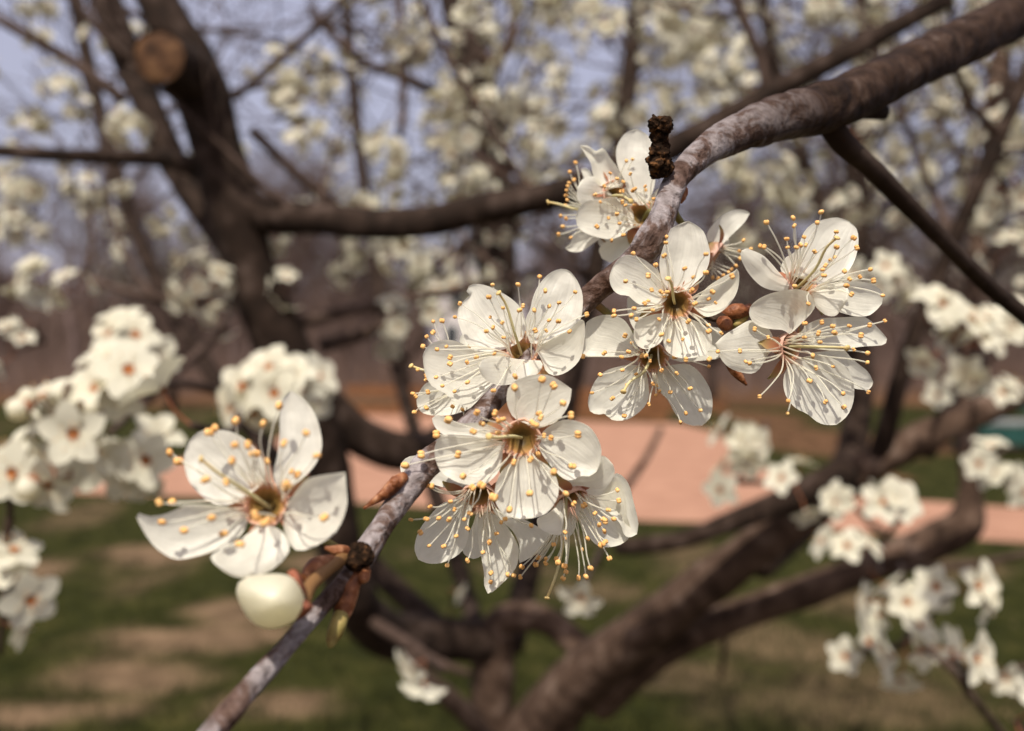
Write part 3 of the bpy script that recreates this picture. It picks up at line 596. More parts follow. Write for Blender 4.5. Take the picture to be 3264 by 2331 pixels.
mid = [(345, 800, .60, 2, (330, 880, .66)), (425, 945, .30, 1, (530, 920, .42)), (10, 1285, .40, 2, (22, 1150, .40)), (35, 1315, .40, 1, (10, 1285, .41)), (10, 1385, .42, 2, (10, 1285, .41)),
       (1650, 990, .62, 6, (1700, 940, .8)), (1640, 1070, .62, 3, (1650, 990, .63)), (1765, 1080, .60, 3, (1640, 1070, .64)), (1900, 1130, .58, 3, (1960, 1180, .7)), (1980, 1125, .50, 2, (1960, 1200, .7)), (1895, 1245, .56, 3, (1950, 1240, .7)), (1930, 1260, .56, 1, (1950, 1240, .7)),
       (2010, 1340, .50, 3, (2000, 1250, .9)), (2125, 1315, .46, 3, (2060, 1400, .55)), (2060, 1310, .50, 1, (2010, 1340, .5)), (2010, 1430, .48, 3, (2060, 1400, .55)), (2110, 1460, .40, 1, (2150, 1540, .45)), (2050, 1440, .45, 2, (2110, 1480, .45)), (1900, 1450, .55, 2, (2010, 1430, .5)), (2225, 1490, .6, 1, (2300, 1480, .6)), (2255, 1600, .4, 2, (2300, 1650, .4)),
       (2195, 1030, .62, 2, (2260, 1000, .8)), (2235, 1080, .62, 3, (2195, 1030, .63)), (2060, 720, .52, 3, (2120, 740, .6)), (2110, 760, .52, 4, (2130, 700, .8)), (2165, 770, .54, 4, (2120, 740, .6)), (2130, 800, .52, 3, (2120, 740, .6)), (2250, 740, .6, 3, (2200, 700, .8)), (1995, 640, .7, 2, (2060, 640, .82)),
       (1295, 1300, .48, 1, (1330, 1260, .93)), (945, 1465, .52, 2, (950, 1455, .92)), (1000, 1310, .9, 1, (990, 1390, 1.17)), (2090, 875, .8, 1, (2090, 930, .84)), (2230, 880, .7, 2, (2230, 895, .8)), (30, 790, .7, 3, (100, 760, .9)), (75, 720, .8, 1, (100, 760, .9)), (440, 720, 1.1, 2, (480, 740, .98)), (30, 620, .9, 2, (95, 640, .85)), (500, 720, 1.1, 2, (500, 740, 1.0))]
for (x, y, d, k, frm) in mid: spur_cluster(x, y, d, k, rg, (*frm, .0022), .019 if k > 2 else .013, (-.05, -.75, .2), 1.0)
def single(x, y, d, face, s=1.0, frm=None):
    p = PD(x, y, d); f = camvec(face).normalized(); q = PD(*frm) if frm else p - f * .012
    mb = MB(); tube(mb, catmull([tuple(p - f * .001), tuple(p - f * .006), tuple(q)], 5), [.0006] * 11, 5, cap=False); mb.obj('pedicel', M_PED, TB)
    blossom_simple(TB, p, f, s, rg)
A1, A2 = (185, 935, .395), (250, 850, .42)
for (x, y, d, f, frm) in ((165, 962, .345, (0, -.1, 1), A1), (95, 885, .375, (-.3, .7, .5), A1), (130, 925, .385, (-.4, .4, .7), A1), (205, 1000, .375, (.5, -.5, .6), A1), (215, 862, .385, (-.2, .5, .8), A2), (285, 822, .375, (.3, .4, .8), A2), (240, 800, .41, (-.3, .8, .4), A2), (262, 870, .39, (.2, -.5, .8), A2),
                          (300, 745, .47, (.4, .5, .7), (275, 790, .5)), (245, 742, .47, (-.4, .5, .7), (275, 790, .5)), (275, 722, .48, (0, .9, .5), (275, 790, .5)), (345, 795, .5, (.6, .1, .7), (300, 840, .52)),
                          (30, 1050, .36, (-.1, 0, 1), (90, 1010, .40)), (85, 1035, .385, (.3, .5, .8), (90, 1010, .40)), (108, 1072, .36, (0, -.6, .8), (90, 1010, .40)), (20, 1010, .38, (-.4, .7, .5), (90, 1010, .40)), (150, 1050, .39, (.4, -.2, .9), (120, 1000, .41)),
                          (325, 1022, .40, (.1, 0, 1), (300, 960, .46)), (275, 1052, .41, (-.1, -.2, 1), (300, 960, .46)), (345, 975, .42, (.4, .7, .5), (300, 960, .46)), (245, 1020, .43, (-.5, .2, .8), (300, 960, .46)), (310, 1070, .42, (.1, -.8, .5), (300, 960, .46)),
                          (540, 858, .44, (-.3, .3, .9), (600, 870, .48)), (598, 818, .44, (-.1, .7, .7), (600, 870, .48)), (645, 832, .44, (.3, .6, .7), (600, 870, .48)), (665, 868, .45, (.6, .1, .7), (600, 870, .48)), (610, 872, .43, (0, .1, 1), (600, 870, .48)), (515, 905, .43, (-.6, -.1, .7), (600, 870, .48)), (565, 915, .44, (-.1, -.6, .7), (600, 870, .48)), (640, 912, .44, (.2, -.8, .5), (600, 870, .48)), (705, 835, .5, (.7, .3, .5), (650, 880, .55)), (695, 890, .5, (.6, -.3, .6), (650, 880, .55))): single(x, y, d, f, 1.05, frm)
def white_bud(x, y, d, face, s, frm):
    p = PD(x, y, d); f = camvec(face).normalized(); e = empty('blossom_bud', p, TB); u = f.orthogonal().normalized(); v = f.cross(u)
    mb = MB(); mb.add([p + f * (q[2] * s * 1.1) + u * (q[0] * s) + v * (q[1] * s) for q in SPH], SPHF); mb.obj('petal', M_BUDW, e)
    mb = MB(); tube(mb, [p - f * s * 1.25, p - f * s * .95, p - f * s * .6], [s * .3, s * .55, s * .80], 8); mb.uv = [(0, .3)] * len(mb.v); mb.obj('calyx', M_SEPAL, e)
    mb = MB(); tube(mb, [p - f * s * 1.1, PD(*frm)], [.0006, .0006], 5, cap=False); mb.uv = [(0, .5)] * len(mb.v); mb.obj('pedicel', M_PED, e)
for a_ in ((40, 908, .36, (-.8, -.2, .5), .0046, (110, 930, .39)), (62, 882, .365, (-.6, .6, .5), .0038, (110, 930, .39)), (60, 1085, .35, (-.3, -.7, .6), .0048, (90, 1010, .40)), (203, 905, .36, (.3, .2, .9), .0030, A1), (160, 925, .36, (-.2, .4, .9), .0028, A1)): white_bud(*a_)
for dt in ([(2110, 1480, .44, 14), (2170, 1560, .45, 16), (2240, 1650, .5, 18), (2350, 1800, .6, 20)], [(22, 1040, .37, 14), (22, 1150, .40, 15), (15, 1280, .42, 15), (0, 1450, .45, 14)]):
    mb = MB(); limb(mb, dt, 6, 8, .1); mb.obj('twig', M_TWIG, TB)

# ------------------------------------------------------------------ the near plum tree: branch in focus with its blossoms
hb_ = Vector((.76, .60, 0))
TH = empty('plum_tree', hb_, label='plum tree whose grey lichened branch carries the large white blossoms in focus', cat='tree')
mb = MB(); tp = catmull([(.76, .60, -.02, .085), (.74, .59, .5, .062), (.72, .575, 1.2, .055), (.70, .56, 1.75, .048), (.74, .60, 2.3, .038), (.84, .7, 2.9, .02)], 8)
tube(mb, [Vector(t[:3]) for t in tp], [t[3] for t in tp], 16, .1, 22); mb.obj('trunk', M_DARK, TH)
main = [(3480, -420, .67, 90), (3100, -310, .52, 100), (2700, -180, .36, 105), (2400, -45, .26, 106), (2200, 62, .215, 104), (2000, 160, .18, 104), (1850, 232, .158, 110), (1720, 265, .145, 98), (1620, 303, .137, 80), (1548, 350, .130, 60),
        (1503, 400, .1255, 54), (1475, 470, .1225, 57), (1448, 530, .1215, 74), (1408, 580, .122, 62), (1330, 640, .1235, 51), (1280, 690, .1235, 54), (1180, 800, .122, 50), (1080, 905, .118, 48), (1000, 985, .1135, 56), (940, 1042, .1105, 64),
        (890, 1110, .1075, 58), (845, 1175, .105, 54), (806, 1235, .103, 60), (772, 1285, .101, 45), (700, 1362, .097, 42), (620, 1455, .092, 46), (545, 1540, .087, 52), (475, 1625, .083, 55), (380, 1740, .08, 56)]
mb = MB(); HP, HR = limb(mb, main, 22, 48, .12, 210, seed=2.0)
acc_ = 0; age = 0
for i in range(1, len(HP)):
    acc_ += (HP[i] - HP[i - 1]).length
    if abs(to_d(HP[i])[0] - 1600) < 12: age = acc_
M_BARK = bark_near(age)
branch = mb.obj('branch', M_BARK, TH, label='grey lichened branch in focus, smooth and slender at its tip')
mb = MB(); limb(mb, [(1835, 262, .160, 62), (1870, 315, .163, 50), (1935, 375, .168, 43), (2000, 440, .175, 40), (2100, 540, .185, 38), (2200, 640, .2, 36), (2300, 722, .21, 34), (2500, 900, .25, 34)], 8, 16, .1, 120); mb.obj('branch', M_DARK, TH, label='thin dark side branch forking downward')
mb = MB(); limb(mb, [(1840, 240, .163, 44), (1910, 246, .169, 38), (1962, 250, .172, 34)], 6, 14, .08, 120); mb.obj('limb_stub', M_DARK, TH, label='short blunt stub under the thick branch')
for dd in ((.5, .3, .7), (-.25, .6, .7), (.6, -.3, .6)):
    out = []; grow(out, Vector((.72, .58, 1.9 + .3 * rnd.random())), Vector(dd).normalized(), .9, .02, 0, random.Random(int(dd[0] * 100)), .3, .7, 5, (3, 3), None, .002); mb = MB()
    for lev, ps, rd in out: tube(mb, ps, rd, 8, cap=False)
    mb.obj('limb', M_DARK, TH)
def onbranch(x, y):
    """nearest branch point to a D pixel"""
    best = min(range(len(HP)), key=lambda i: math.dist(to_d(HP[i]), (x, y))); return HP[best], HR[best]
# dark fruiting spur
mb = MB(); limb(mb, [(1472, 385, .1235, 46), (1466, 365, .1225, 52), (1463, 345, .122, 46), (1467, 325, .1218, 40), (1466, 300, .1215, 37), (1468, 285, .1213, 40), (1466, 270, .1212, 44), (1463, 262, .1212, 20)], 10, 36, .42, 1100, seed=3)
limb(mb, [(1472, 290, .1205, 30), (1479, 275, .120, 30), (1480, 265, .120, 24), (1478, 261, .120, 10)], 8, 20, .5, 1500, seed=5); limb(mb, [(1456, 285, .1208, 28), (1452, 272, .1203, 28), (1453, 262, .1203, 14), (1450, 255, .1203, 4)], 8, 20, .5, 1500, seed=9)
limb(mb, [(1466, 365, .121, 26), (1448, 366, .1205, 18), (1443, 366, .1205, 12)], 6, 14, .2, 900, seed=6); mb.obj('spur', M_SPUR, TH, label='short dark knobbly upright spur')
mb = MB(); limb(mb, [(1500, 412, .1265, 28), (1509, 424, .1262, 32), (1509, 438, .126, 30), (1503, 448, .126, 16)], 7, 20, .3, 1000, seed=4); mb.obj('bud', M_BUDSC, TH, label='small orange-brown bud')
# pointed leaf bud under the lower branch
mb = MB(); limb(mb, [(898, 1058, .1075, 24), (882, 1072, .1065, 31), (862, 1090, .106, 29), (840, 1107, .1057, 20), (820, 1121, .1055, 10), (808, 1129, .1055, 2)], 8, 18, .10, 600, seed=8); mb.obj('bud', M_BUDSC, TH, label='pointed brown leaf bud')
for k, (x, y, wd) in enumerate(((884, 1068, 34), (872, 1080, 33))):
    mb = MB(); limb(mb, [(x, y, .1063, wd), (x - 6, y + 6, .1062, wd + 1), (x - 12, y + 11, .1062, wd - 6)], 4, 18, .16, 700, seed=k); mb.obj('bud_scale', M_BUDSC, TH)
# terminal shoot with reddish bud
mb = MB(); limb(mb, [(806, 1232, .103, 52), (800, 1262, .1015, 34), (790, 1288, .1005, 30), (778, 1310, .100, 40), (768, 1340, .0995, 46), (760, 1365, .099, 38), (755, 1378, .099, 30)], 6, 18, .12, 500, seed=11); mb.obj('bud', M_BUDSC, TH, label='reddish swollen bud at the node')
mb = MB(); limb(mb, [(762, 1360, .099, 34), (752, 1385, .098, 36), (742, 1410, .0975, 32), (734, 1430, .097, 22), (730, 1436, .097, 8)], 6, 14, .15, 500, seed=12); mb.obj('bud', M_BUDGR, TH, label='yellow-green opening bud tip')
for k, dt in enumerate(([(806, 1228, .1015, 44), (812, 1240, .1005, 40), (818, 1254, .100, 20)], [(800, 1225, .102, 56), (790, 1245, .1005, 50), (782, 1255, .0995, 30)], [(812, 1268, .101, 26), (806, 1285, .1, 26), (802, 1294, .1, 10)], [(770, 1225, .101, 26), (745, 1222, .1, 24), (722, 1216, .0995, 10)])):
    mb = MB(); limb(mb, dt, 5, 14, .22, 600, seed=20 + k); mb.obj('node_scale', M_SPUR if k < 2 else M_BUDSC, TH)
# brown buds between the right-hand blossoms (R7 pixels)
def limb_ref(ref, pts, **kw):
    mb = MB(); limb(mb, [(*[c * 2274 / 3264 for c in px(ref, p[:2])], p[2], p[3] * REF[ref][2] * 2274 / 3264) for p in pts], **kw); return mb
limb_ref('R7', [(230, 640, .1235, 120), (330, 590, .123, 190), (430, 575, .1228, 200), (520, 555, .1228, 150), (575, 490, .1228, 50)], per=6, seg=18, rough=.08, fr=500).obj('bud', M_BUDSC, TH, label='fat brown bud with overlapping scales')
limb_ref('R7', [(170, 700, .122, 120), (230, 730, .1215, 190), (290, 770, .121, 170), (330, 800, .121, 60)], per=6, seg=16, rough=.1, fr=500, seed=3).obj('bud', M_BUDSC, TH)
limb_ref('R7', [(-150, 560, .1245, 110), (60, 650, .124, 110), (180, 660, .1235, 130), (280, 640, .123, 120)], per=6, seg=14, rough=.12, fr=400).obj('spur', M_BARK, TH)
limb_ref('R7', [(520, 640, .1238, 90), (460, 690, .1235, 120), (400, 740, .123, 90), (360, 760, .123, 40)], per=5, seg=12, rough=.1, fr=400).obj('bud', M_BUDGR, TH)
limb_ref('R4', [(130, 1060, .1255, 40), (180, 1130, .1255, 70), (230, 1190, .1255, 60), (280, 1250, .1255, 14)], per=5, seg=12, rough=.1, fr=400).obj('bud', M_BUDSC, TH)

def inside(poly, p):
    c = False; j = len(poly) - 1
    for i in range(len(poly)):
        a, b = poly[i], poly[j]
        if (a[1] > p[1]) != (b[1] > p[1]) and p[0] < (b[0] - a[0]) * (p[1] - a[1]) / (b[1] - a[1]) + a[0]: c = not c
        j = i
    return c
def petal(parent, ref, bpt, outline, d0, dz=0.0, off=0.0, cup=.9, seed=0, mname='petal', NU=20, NV=14, curl=.0, m=None):
    """outline: pixels round the petal from its claw and back; dz: mm by which the tip lies farther away; off: mm offset of the whole"""
    b = px(ref, bpt); o = [px(ref, q) for q in outline]
    ti = max(range(len(o)), key=lambda i: math.dist(o[i], b)); ti = min(max(ti, 1), len(o) - 2)
    tipd = math.dist(o[ti], b)
    Lc = resample(catmull([b] + o[:ti + 1], 8), NU * 3); Rc = resample(catmull([b] + o[:ti - 1:-1], 8), NU * 3)
    Lc = resample(Lc, NU); Rc = resample(Rc, NU); verts = []; uv = []
    for i in range(NU + 1):
        u = i / NU
        for j in range(NV + 1):
            v = j / NV * 2 - 1; t = (v + 1) / 2
            s = (lerp(Lc[i][0], Rc[i][0], t), lerp(Lc[i][1], Rc[i][1], t))
            r = math.dist(s, b) / tipd
            prof = dz * (r ** 1.25)
            z = off + prof - cup * (v * v - .35) * math.sin(math.pi * min(.06 + u * .9, 1)) - curl * max(0, r - .6) ** 2 * 6
            q = Vector((s[0] * .018 + seed * 3.1, s[1] * .018, seed))
            z += .40 * noise.noise(q) * min(1, r * 1.3) + .22 * noise.noise(q * 2.4) * (abs(v) ** 2) * min(1, r * 1.6)
            z -= .10 * math.exp(-(v * 7) ** 2) * (1 - u)
            verts.append(P(s, d0 + z * .001)); uv.append((t, u))
    faces = [(i * (NV + 1) + j, i * (NV + 1) + j + 1, (i + 1) * (NV + 1) + j + 1, (i + 1) * (NV + 1) + j) for i in range(NU) for j in range(NV)]
    mb = MB(); mb.add(verts, faces, 0, uv); return mb.obj(mname, m or M_PETAL, parent, loc=WLOC[parent])
def stamen(parent, c, n, cs, s, d, L, rg, pistil=False, aw=1.0, dep=None, rim=.0016):
    """from the cup rim at c to the anther at pixel s"""
    flat = P(s, d); l = (flat - P(cs, d)).length
    rise = math.sqrt(max(L * L - l * l, 0)) * .6 + .0022
    if dep is not None: rise = -dep * .001
    e = P(s, d - rise); u = e - c; u = u - n * u.dot(n); u = u.normalized() if u.length > 1e-6 else n.orthogonal().normalized()
    if pistil: st = c - n * .0016
    else:
        a = rg.uniform(-.35, .35); st = c + (Matrix.Rotation(a, 3, n) @ u) * rim - n * .0002
    h = (e - st).length; mid1 = st.lerp(e, .35) + n * h * .10 + rdir(rg) * h * .03; mid2 = st.lerp(e, .72) + n * h * .07 + rdir(rg) * h * .03
    pts = [Vector(q) for q in catmull([tuple(st), tuple(mid1), tuple(mid2), tuple(e)], 4)]; k = len(pts)
    mb = MB(); r0 = .00022 if pistil else .000115
    tube(mb, pts, [r0 * (1.0 - .25 * i / k) for i in range(k)], 6, cap=False)
    tot = max(q[1] for q in mb.uv); mb.uv = [(q[0], q[1] / tot) for q in mb.uv]
    ax = (pts[-1] - pts[-2]).normalized(); ax = (ax + rdir(rg) * .6).normalized(); sd_ = ax.orthogonal().normalized(); sd_ = Matrix.Rotation(rg.random() * 6, 3, ax) @ sd_; td = ax.cross(sd_)
    if pistil:
        mb.add([e + ax * (q[2] * .00022) + sd_ * (q[0] * .00045) + td * (q[1] * .00045) for q in SPH], SPHF, 0, [(0, 1.0)] * len(SPH)); return mb.obj('pistil', M_STYLE, parent, loc=WLOC[parent])
    sz = .00036 * aw * rg.uniform(.82, 1.15)
    for sg in (-1, 1):
        o_ = e + sd_ * sg * sz * .38
        mb.add([o_ + ax * (q[2] * sz * .92) + sd_ * (q[0] * sz * .62) + td * (q[1] * sz * .72) for q in SPH], SPHF, 1, [(0, 1)] * len(SPH))
    return mb.obj('stamen', [M_FIL, M_ANTH], parent, loc=WLOC[parent])
def cup_obj(parent, c, n, r=.0021):
    prof = [(0.0, -1.5, 0), (.3, -1.4, .06), (.52, -1.0, .2), (.78, -.5, .42), (.95, -.1, .62), (1.03, .08, .72), (1.08, -.15, .80), (1.0, -.8, .88), (.7, -1.9, .95), (.35, -2.6, 1.0), (.2, -2.9, 1.0)]
    u = n.orthogonal().normalized(); v = n.cross(u); vs = []; uv = []; K = 20
    for (a, h, t) in prof:
        for k in range(K):
            th = 2 * math.pi * k / K; rr = a * r * (1 + (.06 * math.cos(5 * th) if a > .8 else 0)); vs.append(c + (u * math.cos(th) + v * math.sin(th)) * rr + n * h * .001); uv.append((k / K, t))
    fs = [(i * K + k, i * K + (k + 1) % K, (i + 1) * K + (k + 1) % K, (i + 1) * K + k) for i in range(len(prof) - 1) for k in range(K)]
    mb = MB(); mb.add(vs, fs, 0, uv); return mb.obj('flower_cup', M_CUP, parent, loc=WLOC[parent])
def sepals(parent, c, n, r, rg, a0):
    u = n.orthogonal().normalized(); v = n.cross(u)
    for k in range(5):
        th = a0 + k * 1.2566 + rg.uniform(-.1, .1); d = u * math.cos(th) + v * math.sin(th); t = n.cross(d); vs = []; uv = []
        for i in range(5):
            q = i / 4; wdt = .0011 * math.sin(math.pi * (.22 + .76 * q))
            for j in (-1, 0, 1): vs.append(c + d * (r * .95 + .0030 * q) - n * (.0006 + .0014 * q * q - .0003 * abs(j)) + t * j * wdt); uv.append((j * .5 + .5, q))
        mb = MB(); mb.add(vs, [(i * 3 + j, i * 3 + j + 1, i * 3 + j + 4, i * 3 + j + 3) for i in range(4) for j in range(2)], 0, uv); mb.obj('sepal', M_SEPAL, parent, loc=WLOC[parent])
def stalk(parent, c, n, attach, r0=.00055, via=None):
    st = c - n * .0027; mid = via or st.lerp(attach, .5) - n * .0015
    pts = [Vector(q) for q in catmull([tuple(st), tuple(mid), tuple(attach)], 6)]; mb = MB(); tube(mb, pts, [r0] * len(pts), 8, .06, 900)
    tot = max(q[1] for q in mb.uv); mb.uv = [(q[0], 1 - q[1] / tot) for q in mb.uv]; mb.obj('pedicel', M_PED, parent, loc=WLOC[parent])
def blossom(ref, c, d, normal, petals, anthers, pist, attach, label, L=.0095, aw=1.0, extra=4, seed=0, cupr=.0021, sep=True):
    cs = px(ref, c); cw = P(cs, d); n = camvec(normal).normalized(); rg = random.Random(seed)
    e = empty('blossom', cw, TH, label)
    for i, pt in enumerate(petals):
        kw = pt[2] if len(pt) > 2 else {}
        r_ = kw.pop('ref', ref); petal(e, r_, pt[0], pt[1], d, seed=seed * 7 + i + .5, **kw)
    cup_obj(e, cw, n, cupr)
    if sep: sepals(e, cw, n, cupr, rg, rg.random())
    for q in anthers:
        stamen(e, cw, n, cs, px(q[3] if len(q) > 3 else ref, q[:2]), d, L, rg, aw=aw, dep=q[2] if len(q) > 2 else None, rim=cupr * .82)
    for k in range(extra):
        th = rg.random() * 6.28; R = rg.uniform(.0025, .005); u = n.orthogonal().normalized(); v = n.cross(u)
        q = cw + (u * math.cos(th) + v * math.sin(th)) * R + n * rg.uniform(.003, .006); dq = (q - CAM).dot(FWD); sx, sy = to_d(q)
        stamen(e, cw, n, cs, px('D', (sx, sy)), d, L, rg, aw=aw * .85, dep=(dq - d) * 1000, rim=cupr * .8)
    if pist: stamen(e, cw, n, cs, px(ref, pist[:2]), d, L * 1.05, rg, True, dep=pist[2] if len(pist) > 2 else None)
    if attach: ap, ar = onbranch(*attach[:2]); stalk(e, cw, n, ap, via=P(px(attach[2], attach[3]), attach[4]) if len(attach) > 2 else None)
    return e
A = dict
# --- F1: blossom tilted up, upper middle
blossom('R1', (1040, 800), .1205, (0.0, .55, .83), [
    ((985, 745), [(900, 782), (780, 802), (660, 790), (590, 722), (542, 620), (521, 525), (527, 460), (560, 405), (600, 372), (622, 350), (602, 335), (590, 310), (610, 280), (660, 262), (730, 270), (790, 290), (850, 320), (920, 360), (980, 405), (1020, 450), (1045, 500), (1060, 560), (1060, 620), (1045, 690)], A(dz=2.2, off=.3)),
    ((1100, 735), [(1066, 640), (1065, 540), (1100, 460), (1115, 390), (1150, 300), (1200, 230), (1250, 180), (1310, 150), (1370, 142), (1420, 165), (1465, 220), (1500, 290), (1518, 360), (1518, 440), (1505, 530), (1450, 640), (1330, 700), (1220, 740)], A(dz=2.0, off=.0)),
    ((1150, 800), [(1200, 745), (1290, 700), (1400, 630), (1500, 550), (1530, 560), (1538, 620), (1530, 720), (1510, 830), (1470, 900), (1400, 960), (1330, 990), (1270, 990), (1222, 955), (1202, 900), (1180, 850)], A(dz=-2.6, off=-.4)),
    ((1060, 870), [(1140, 872), (1198, 880), (1192, 930), (1170, 970), (1100, 1010), (1000, 1050), (900, 1070), (820, 1065), (750, 1030), (705, 980), (690, 920), (720, 870), (790, 845), (890, 842), (985, 860)], A(dz=-7.5, off=-1.6, cup=-.8)),
    ((930, 835), [(850, 822), (740, 812), (650, 793), (560, 740), (480, 712), (400, 710), (320, 735), (265, 780), (243, 840), (250, 920), (265, 990), (300, 1060), (360, 1105), (430, 1140), (480, 1190), (560, 1235), (640, 1255), (720, 1245), (800, 1210), (870, 1160), (945, 1070), (990, 960), (965, 885)], A(dz=-2.2, off=-.2, cup=1.3))],
    [(800, 270), (770, 368), (1003, 268), (1175, 205), (1220, 318), (1458, 328), (1330, 413), (1043, 438), (1015, 473), (1132, 473), (540, 420), (500, 527), (877, 572), (750, 640), (888, 690), (1250, 553), (1325, 560), (1140, 635), (1227, 635), (1413, 643, -4.5), (1550, 507), (670, 848, -4), (815, 820), (597, 888, -5), (462, 848, -5), (460, 900, -5.5), (432, 762, -4), (357, 785, -4.5), (980, 1000, -13), (350, 1007, -5.5), (400, 1075, -6), (600, 1047, -6.5), (497, 1120, -6), (807, 1113, -9)],
    (848, 335), (1290, 680), 'blossom tilted upward with one petal folded toward the viewer, beside the grey branch', seed=1)
# --- F1h: blossom mostly hidden behind it, stamens out to the side
blossom('R1', (560, 1010), .1275, (-.75, -.1, .6), [
    ((540, 1060), [(440, 1030), (290, 1045), (230, 1100), (195, 1180), (200, 1240), (240, 1290), (330, 1312), (450, 1310), (560, 1280), (630, 1240), (640, 1140)], A(dz=-1.0, cup=.6)),
    ((600, 960), [(560, 880), (545, 760), (540, 690), (580, 640), (640, 680), (700, 780), (720, 880)], A(dz=2.0)),
    ((640, 1040), [(720, 1080), (840, 1180), (800, 1280), (660, 1300), (600, 1180)], A(dz=1.5)),
    ((520, 980), [(420, 900), (330, 830), (330, 760), (420, 740), (520, 800), (580, 900)], A(dz=1.5)),
    ((620, 960), [(700, 860), (800, 800), (860, 860), (800, 960)], A(dz=3.5))],
    [(327, 562, -2), (397, 557, -2), (325, 650, -2), (275, 683, -2), (245, 760, -2), (203, 947, -3), (275, 995, -3), (267, 1025, -3), (285, 1125, -3), (165, 1137, -3), (187, 1160, -3), (272, 1250, -3), (177, 1285, -2), (481, 1240, -3), (560, 1265, -3), (573, 1345, -3), (448, 1345, -3)],
    (150, 915, -2), (1120, 860), 'half-hidden blossom facing sideways, its stamens sticking out beyond the upturned blossom', seed=2, extra=0, L=.011)
# --- F4: front blossom facing the camera in the centre cluster
blossom('R5', (890, 430), .1095, (-.05, .03, 1), [
    ((1025, 1360), [(960, 1320), (925, 1250), (912, 1200), (912, 1150), (925, 1090), (965, 1045), (1050, 1005), (1150, 985), (1250, 990), (1330, 1030), (1430, 1100), (1420, 1180), (1390, 1260), (1330, 1340), (1270, 1380), (1160, 1405)], A(dz=-1.6, ref='R1', off=.2, cup=.5)),
    ((1005, 445), [(1050, 372), (1110, 330), (1170, 302), (1240, 300), (1310, 320), (1370, 355), (1420, 430), (1445, 510), (1435, 600), (1410, 660), (1360, 690), (1300, 688), (1250, 715), (1190, 710), (1130, 660), (1080, 600), (1030, 530)], A(dz=-.6)),
    ((900, 545), [(830, 585), (760, 650), (720, 730), (708, 800), (715, 870), (750, 930), (810, 970), (880, 985), (960, 980), (1040, 960), (1100, 910), (1140, 840), (1150, 770), (1130, 690), (1090, 630), (1020, 580), (960, 555)], A(dz=-1.5, off=-.5, cup=1.0)),
    ((785, 455), [(700, 440), (600, 420), (480, 405), (350, 405), (310, 440), (292, 510), (300, 580), (330, 650), (390, 700), (460, 735), (540, 752), (620, 755), (690, 710), (740, 650), (757, 590), (765, 510)], A(dz=-1.0, off=-.3)),
    ((795, 395), [(700, 352), (620, 325), (540, 320), (490, 325), (420, 305), (350, 275), (300, 270), (275, 290), (285, 330), (320, 380), (380, 408), (560, 425), (700, 440)], A(dz=1.0, off=.9, cup=.3))],
    [(1035, 22), (1115, 65), (1180, 185), (1235, 270), (1025, 285), (990, 335), (1283, 402), (1245, 620), (1115, 662), (585, 250), (387, 300), (305, 400), (560, 382), (455, 540), (490, 690), (555, 768), (617, 752), (950, 808), (810, 920), (700, 835), (840, 595), (955, 575), (200, 540), (90, 615), (845, 78), (1200, 810)],
    (668, 415), (1010, 975), 'large fully open blossom facing straight out over its cluster', seed=3, extra=10, cupr=.0023, aw=1.45)
# --- F6: drooping blossom lower left of the cluster
blossom('R5', (595, 830), .1165, (-.05, -.55, .8), [
    ((545, 890), [(470, 850), (400, 860), (340, 880), (270, 950), (200, 1040), (165, 1120), (155, 1200), (180, 1265), (240, 1290), (320, 1292), (400, 1265), (470, 1220), (515, 1150), (530, 1080), (530, 1000), (545, 940)], A(dz=.0)),
    ((650, 930), [(600, 1000), (593, 1100), (600, 1180), (620, 1280), (635, 1370), (635, 1440), (660, 1500), (700, 1485), (760, 1430), (820, 1370), (860, 1310), (875, 1230), (870, 1170), (830, 1090), (780, 1020), (715, 960)], A(dz=-1.5, off=-.3)),
    ((600, 930), [(530, 1080), (500, 1150), (485, 1200), (510, 1240), (560, 1262), (620, 1230), (640, 1100)], A(dz=2.0, off=.8, cup=.2)),
    ((690, 915), [(760, 1000), (840, 1080), (880, 1180), (875, 1285), (930, 1265), (1010, 1220), (1060, 1150), (1095, 1085), (1010, 1040), (880, 970), (770, 920)], A(dz=1.0, off=.8, cup=.4)),
    ((530, 800), [(400, 778), (290, 748), (150, 705), (70, 680), (55, 620), (80, 575), (140, 548), (230, 555), (330, 600), (450, 680), (560, 750)], A(dz=4.0, off=.4, cup=.3))],
    [(240, 752), (275, 758), (262, 900), (130, 990), (237, 985), (322, 980), (393, 988), (403, 865), (430, 920), (195, 1078), (256, 1170), (356, 1173), (442, 1103), (498, 988), (537, 947), (520, 1052), (380, 1305), (520, 1272), (627, 1215), (672, 1143), (682, 1358), (797, 1368), (680, 1420), (840, 1375), (780, 985), (960, 1030)],
    None, (980, 1010), 'drooping blossom below the branch with a pointed lowest petal', seed=4, extra=3, L=.0105)
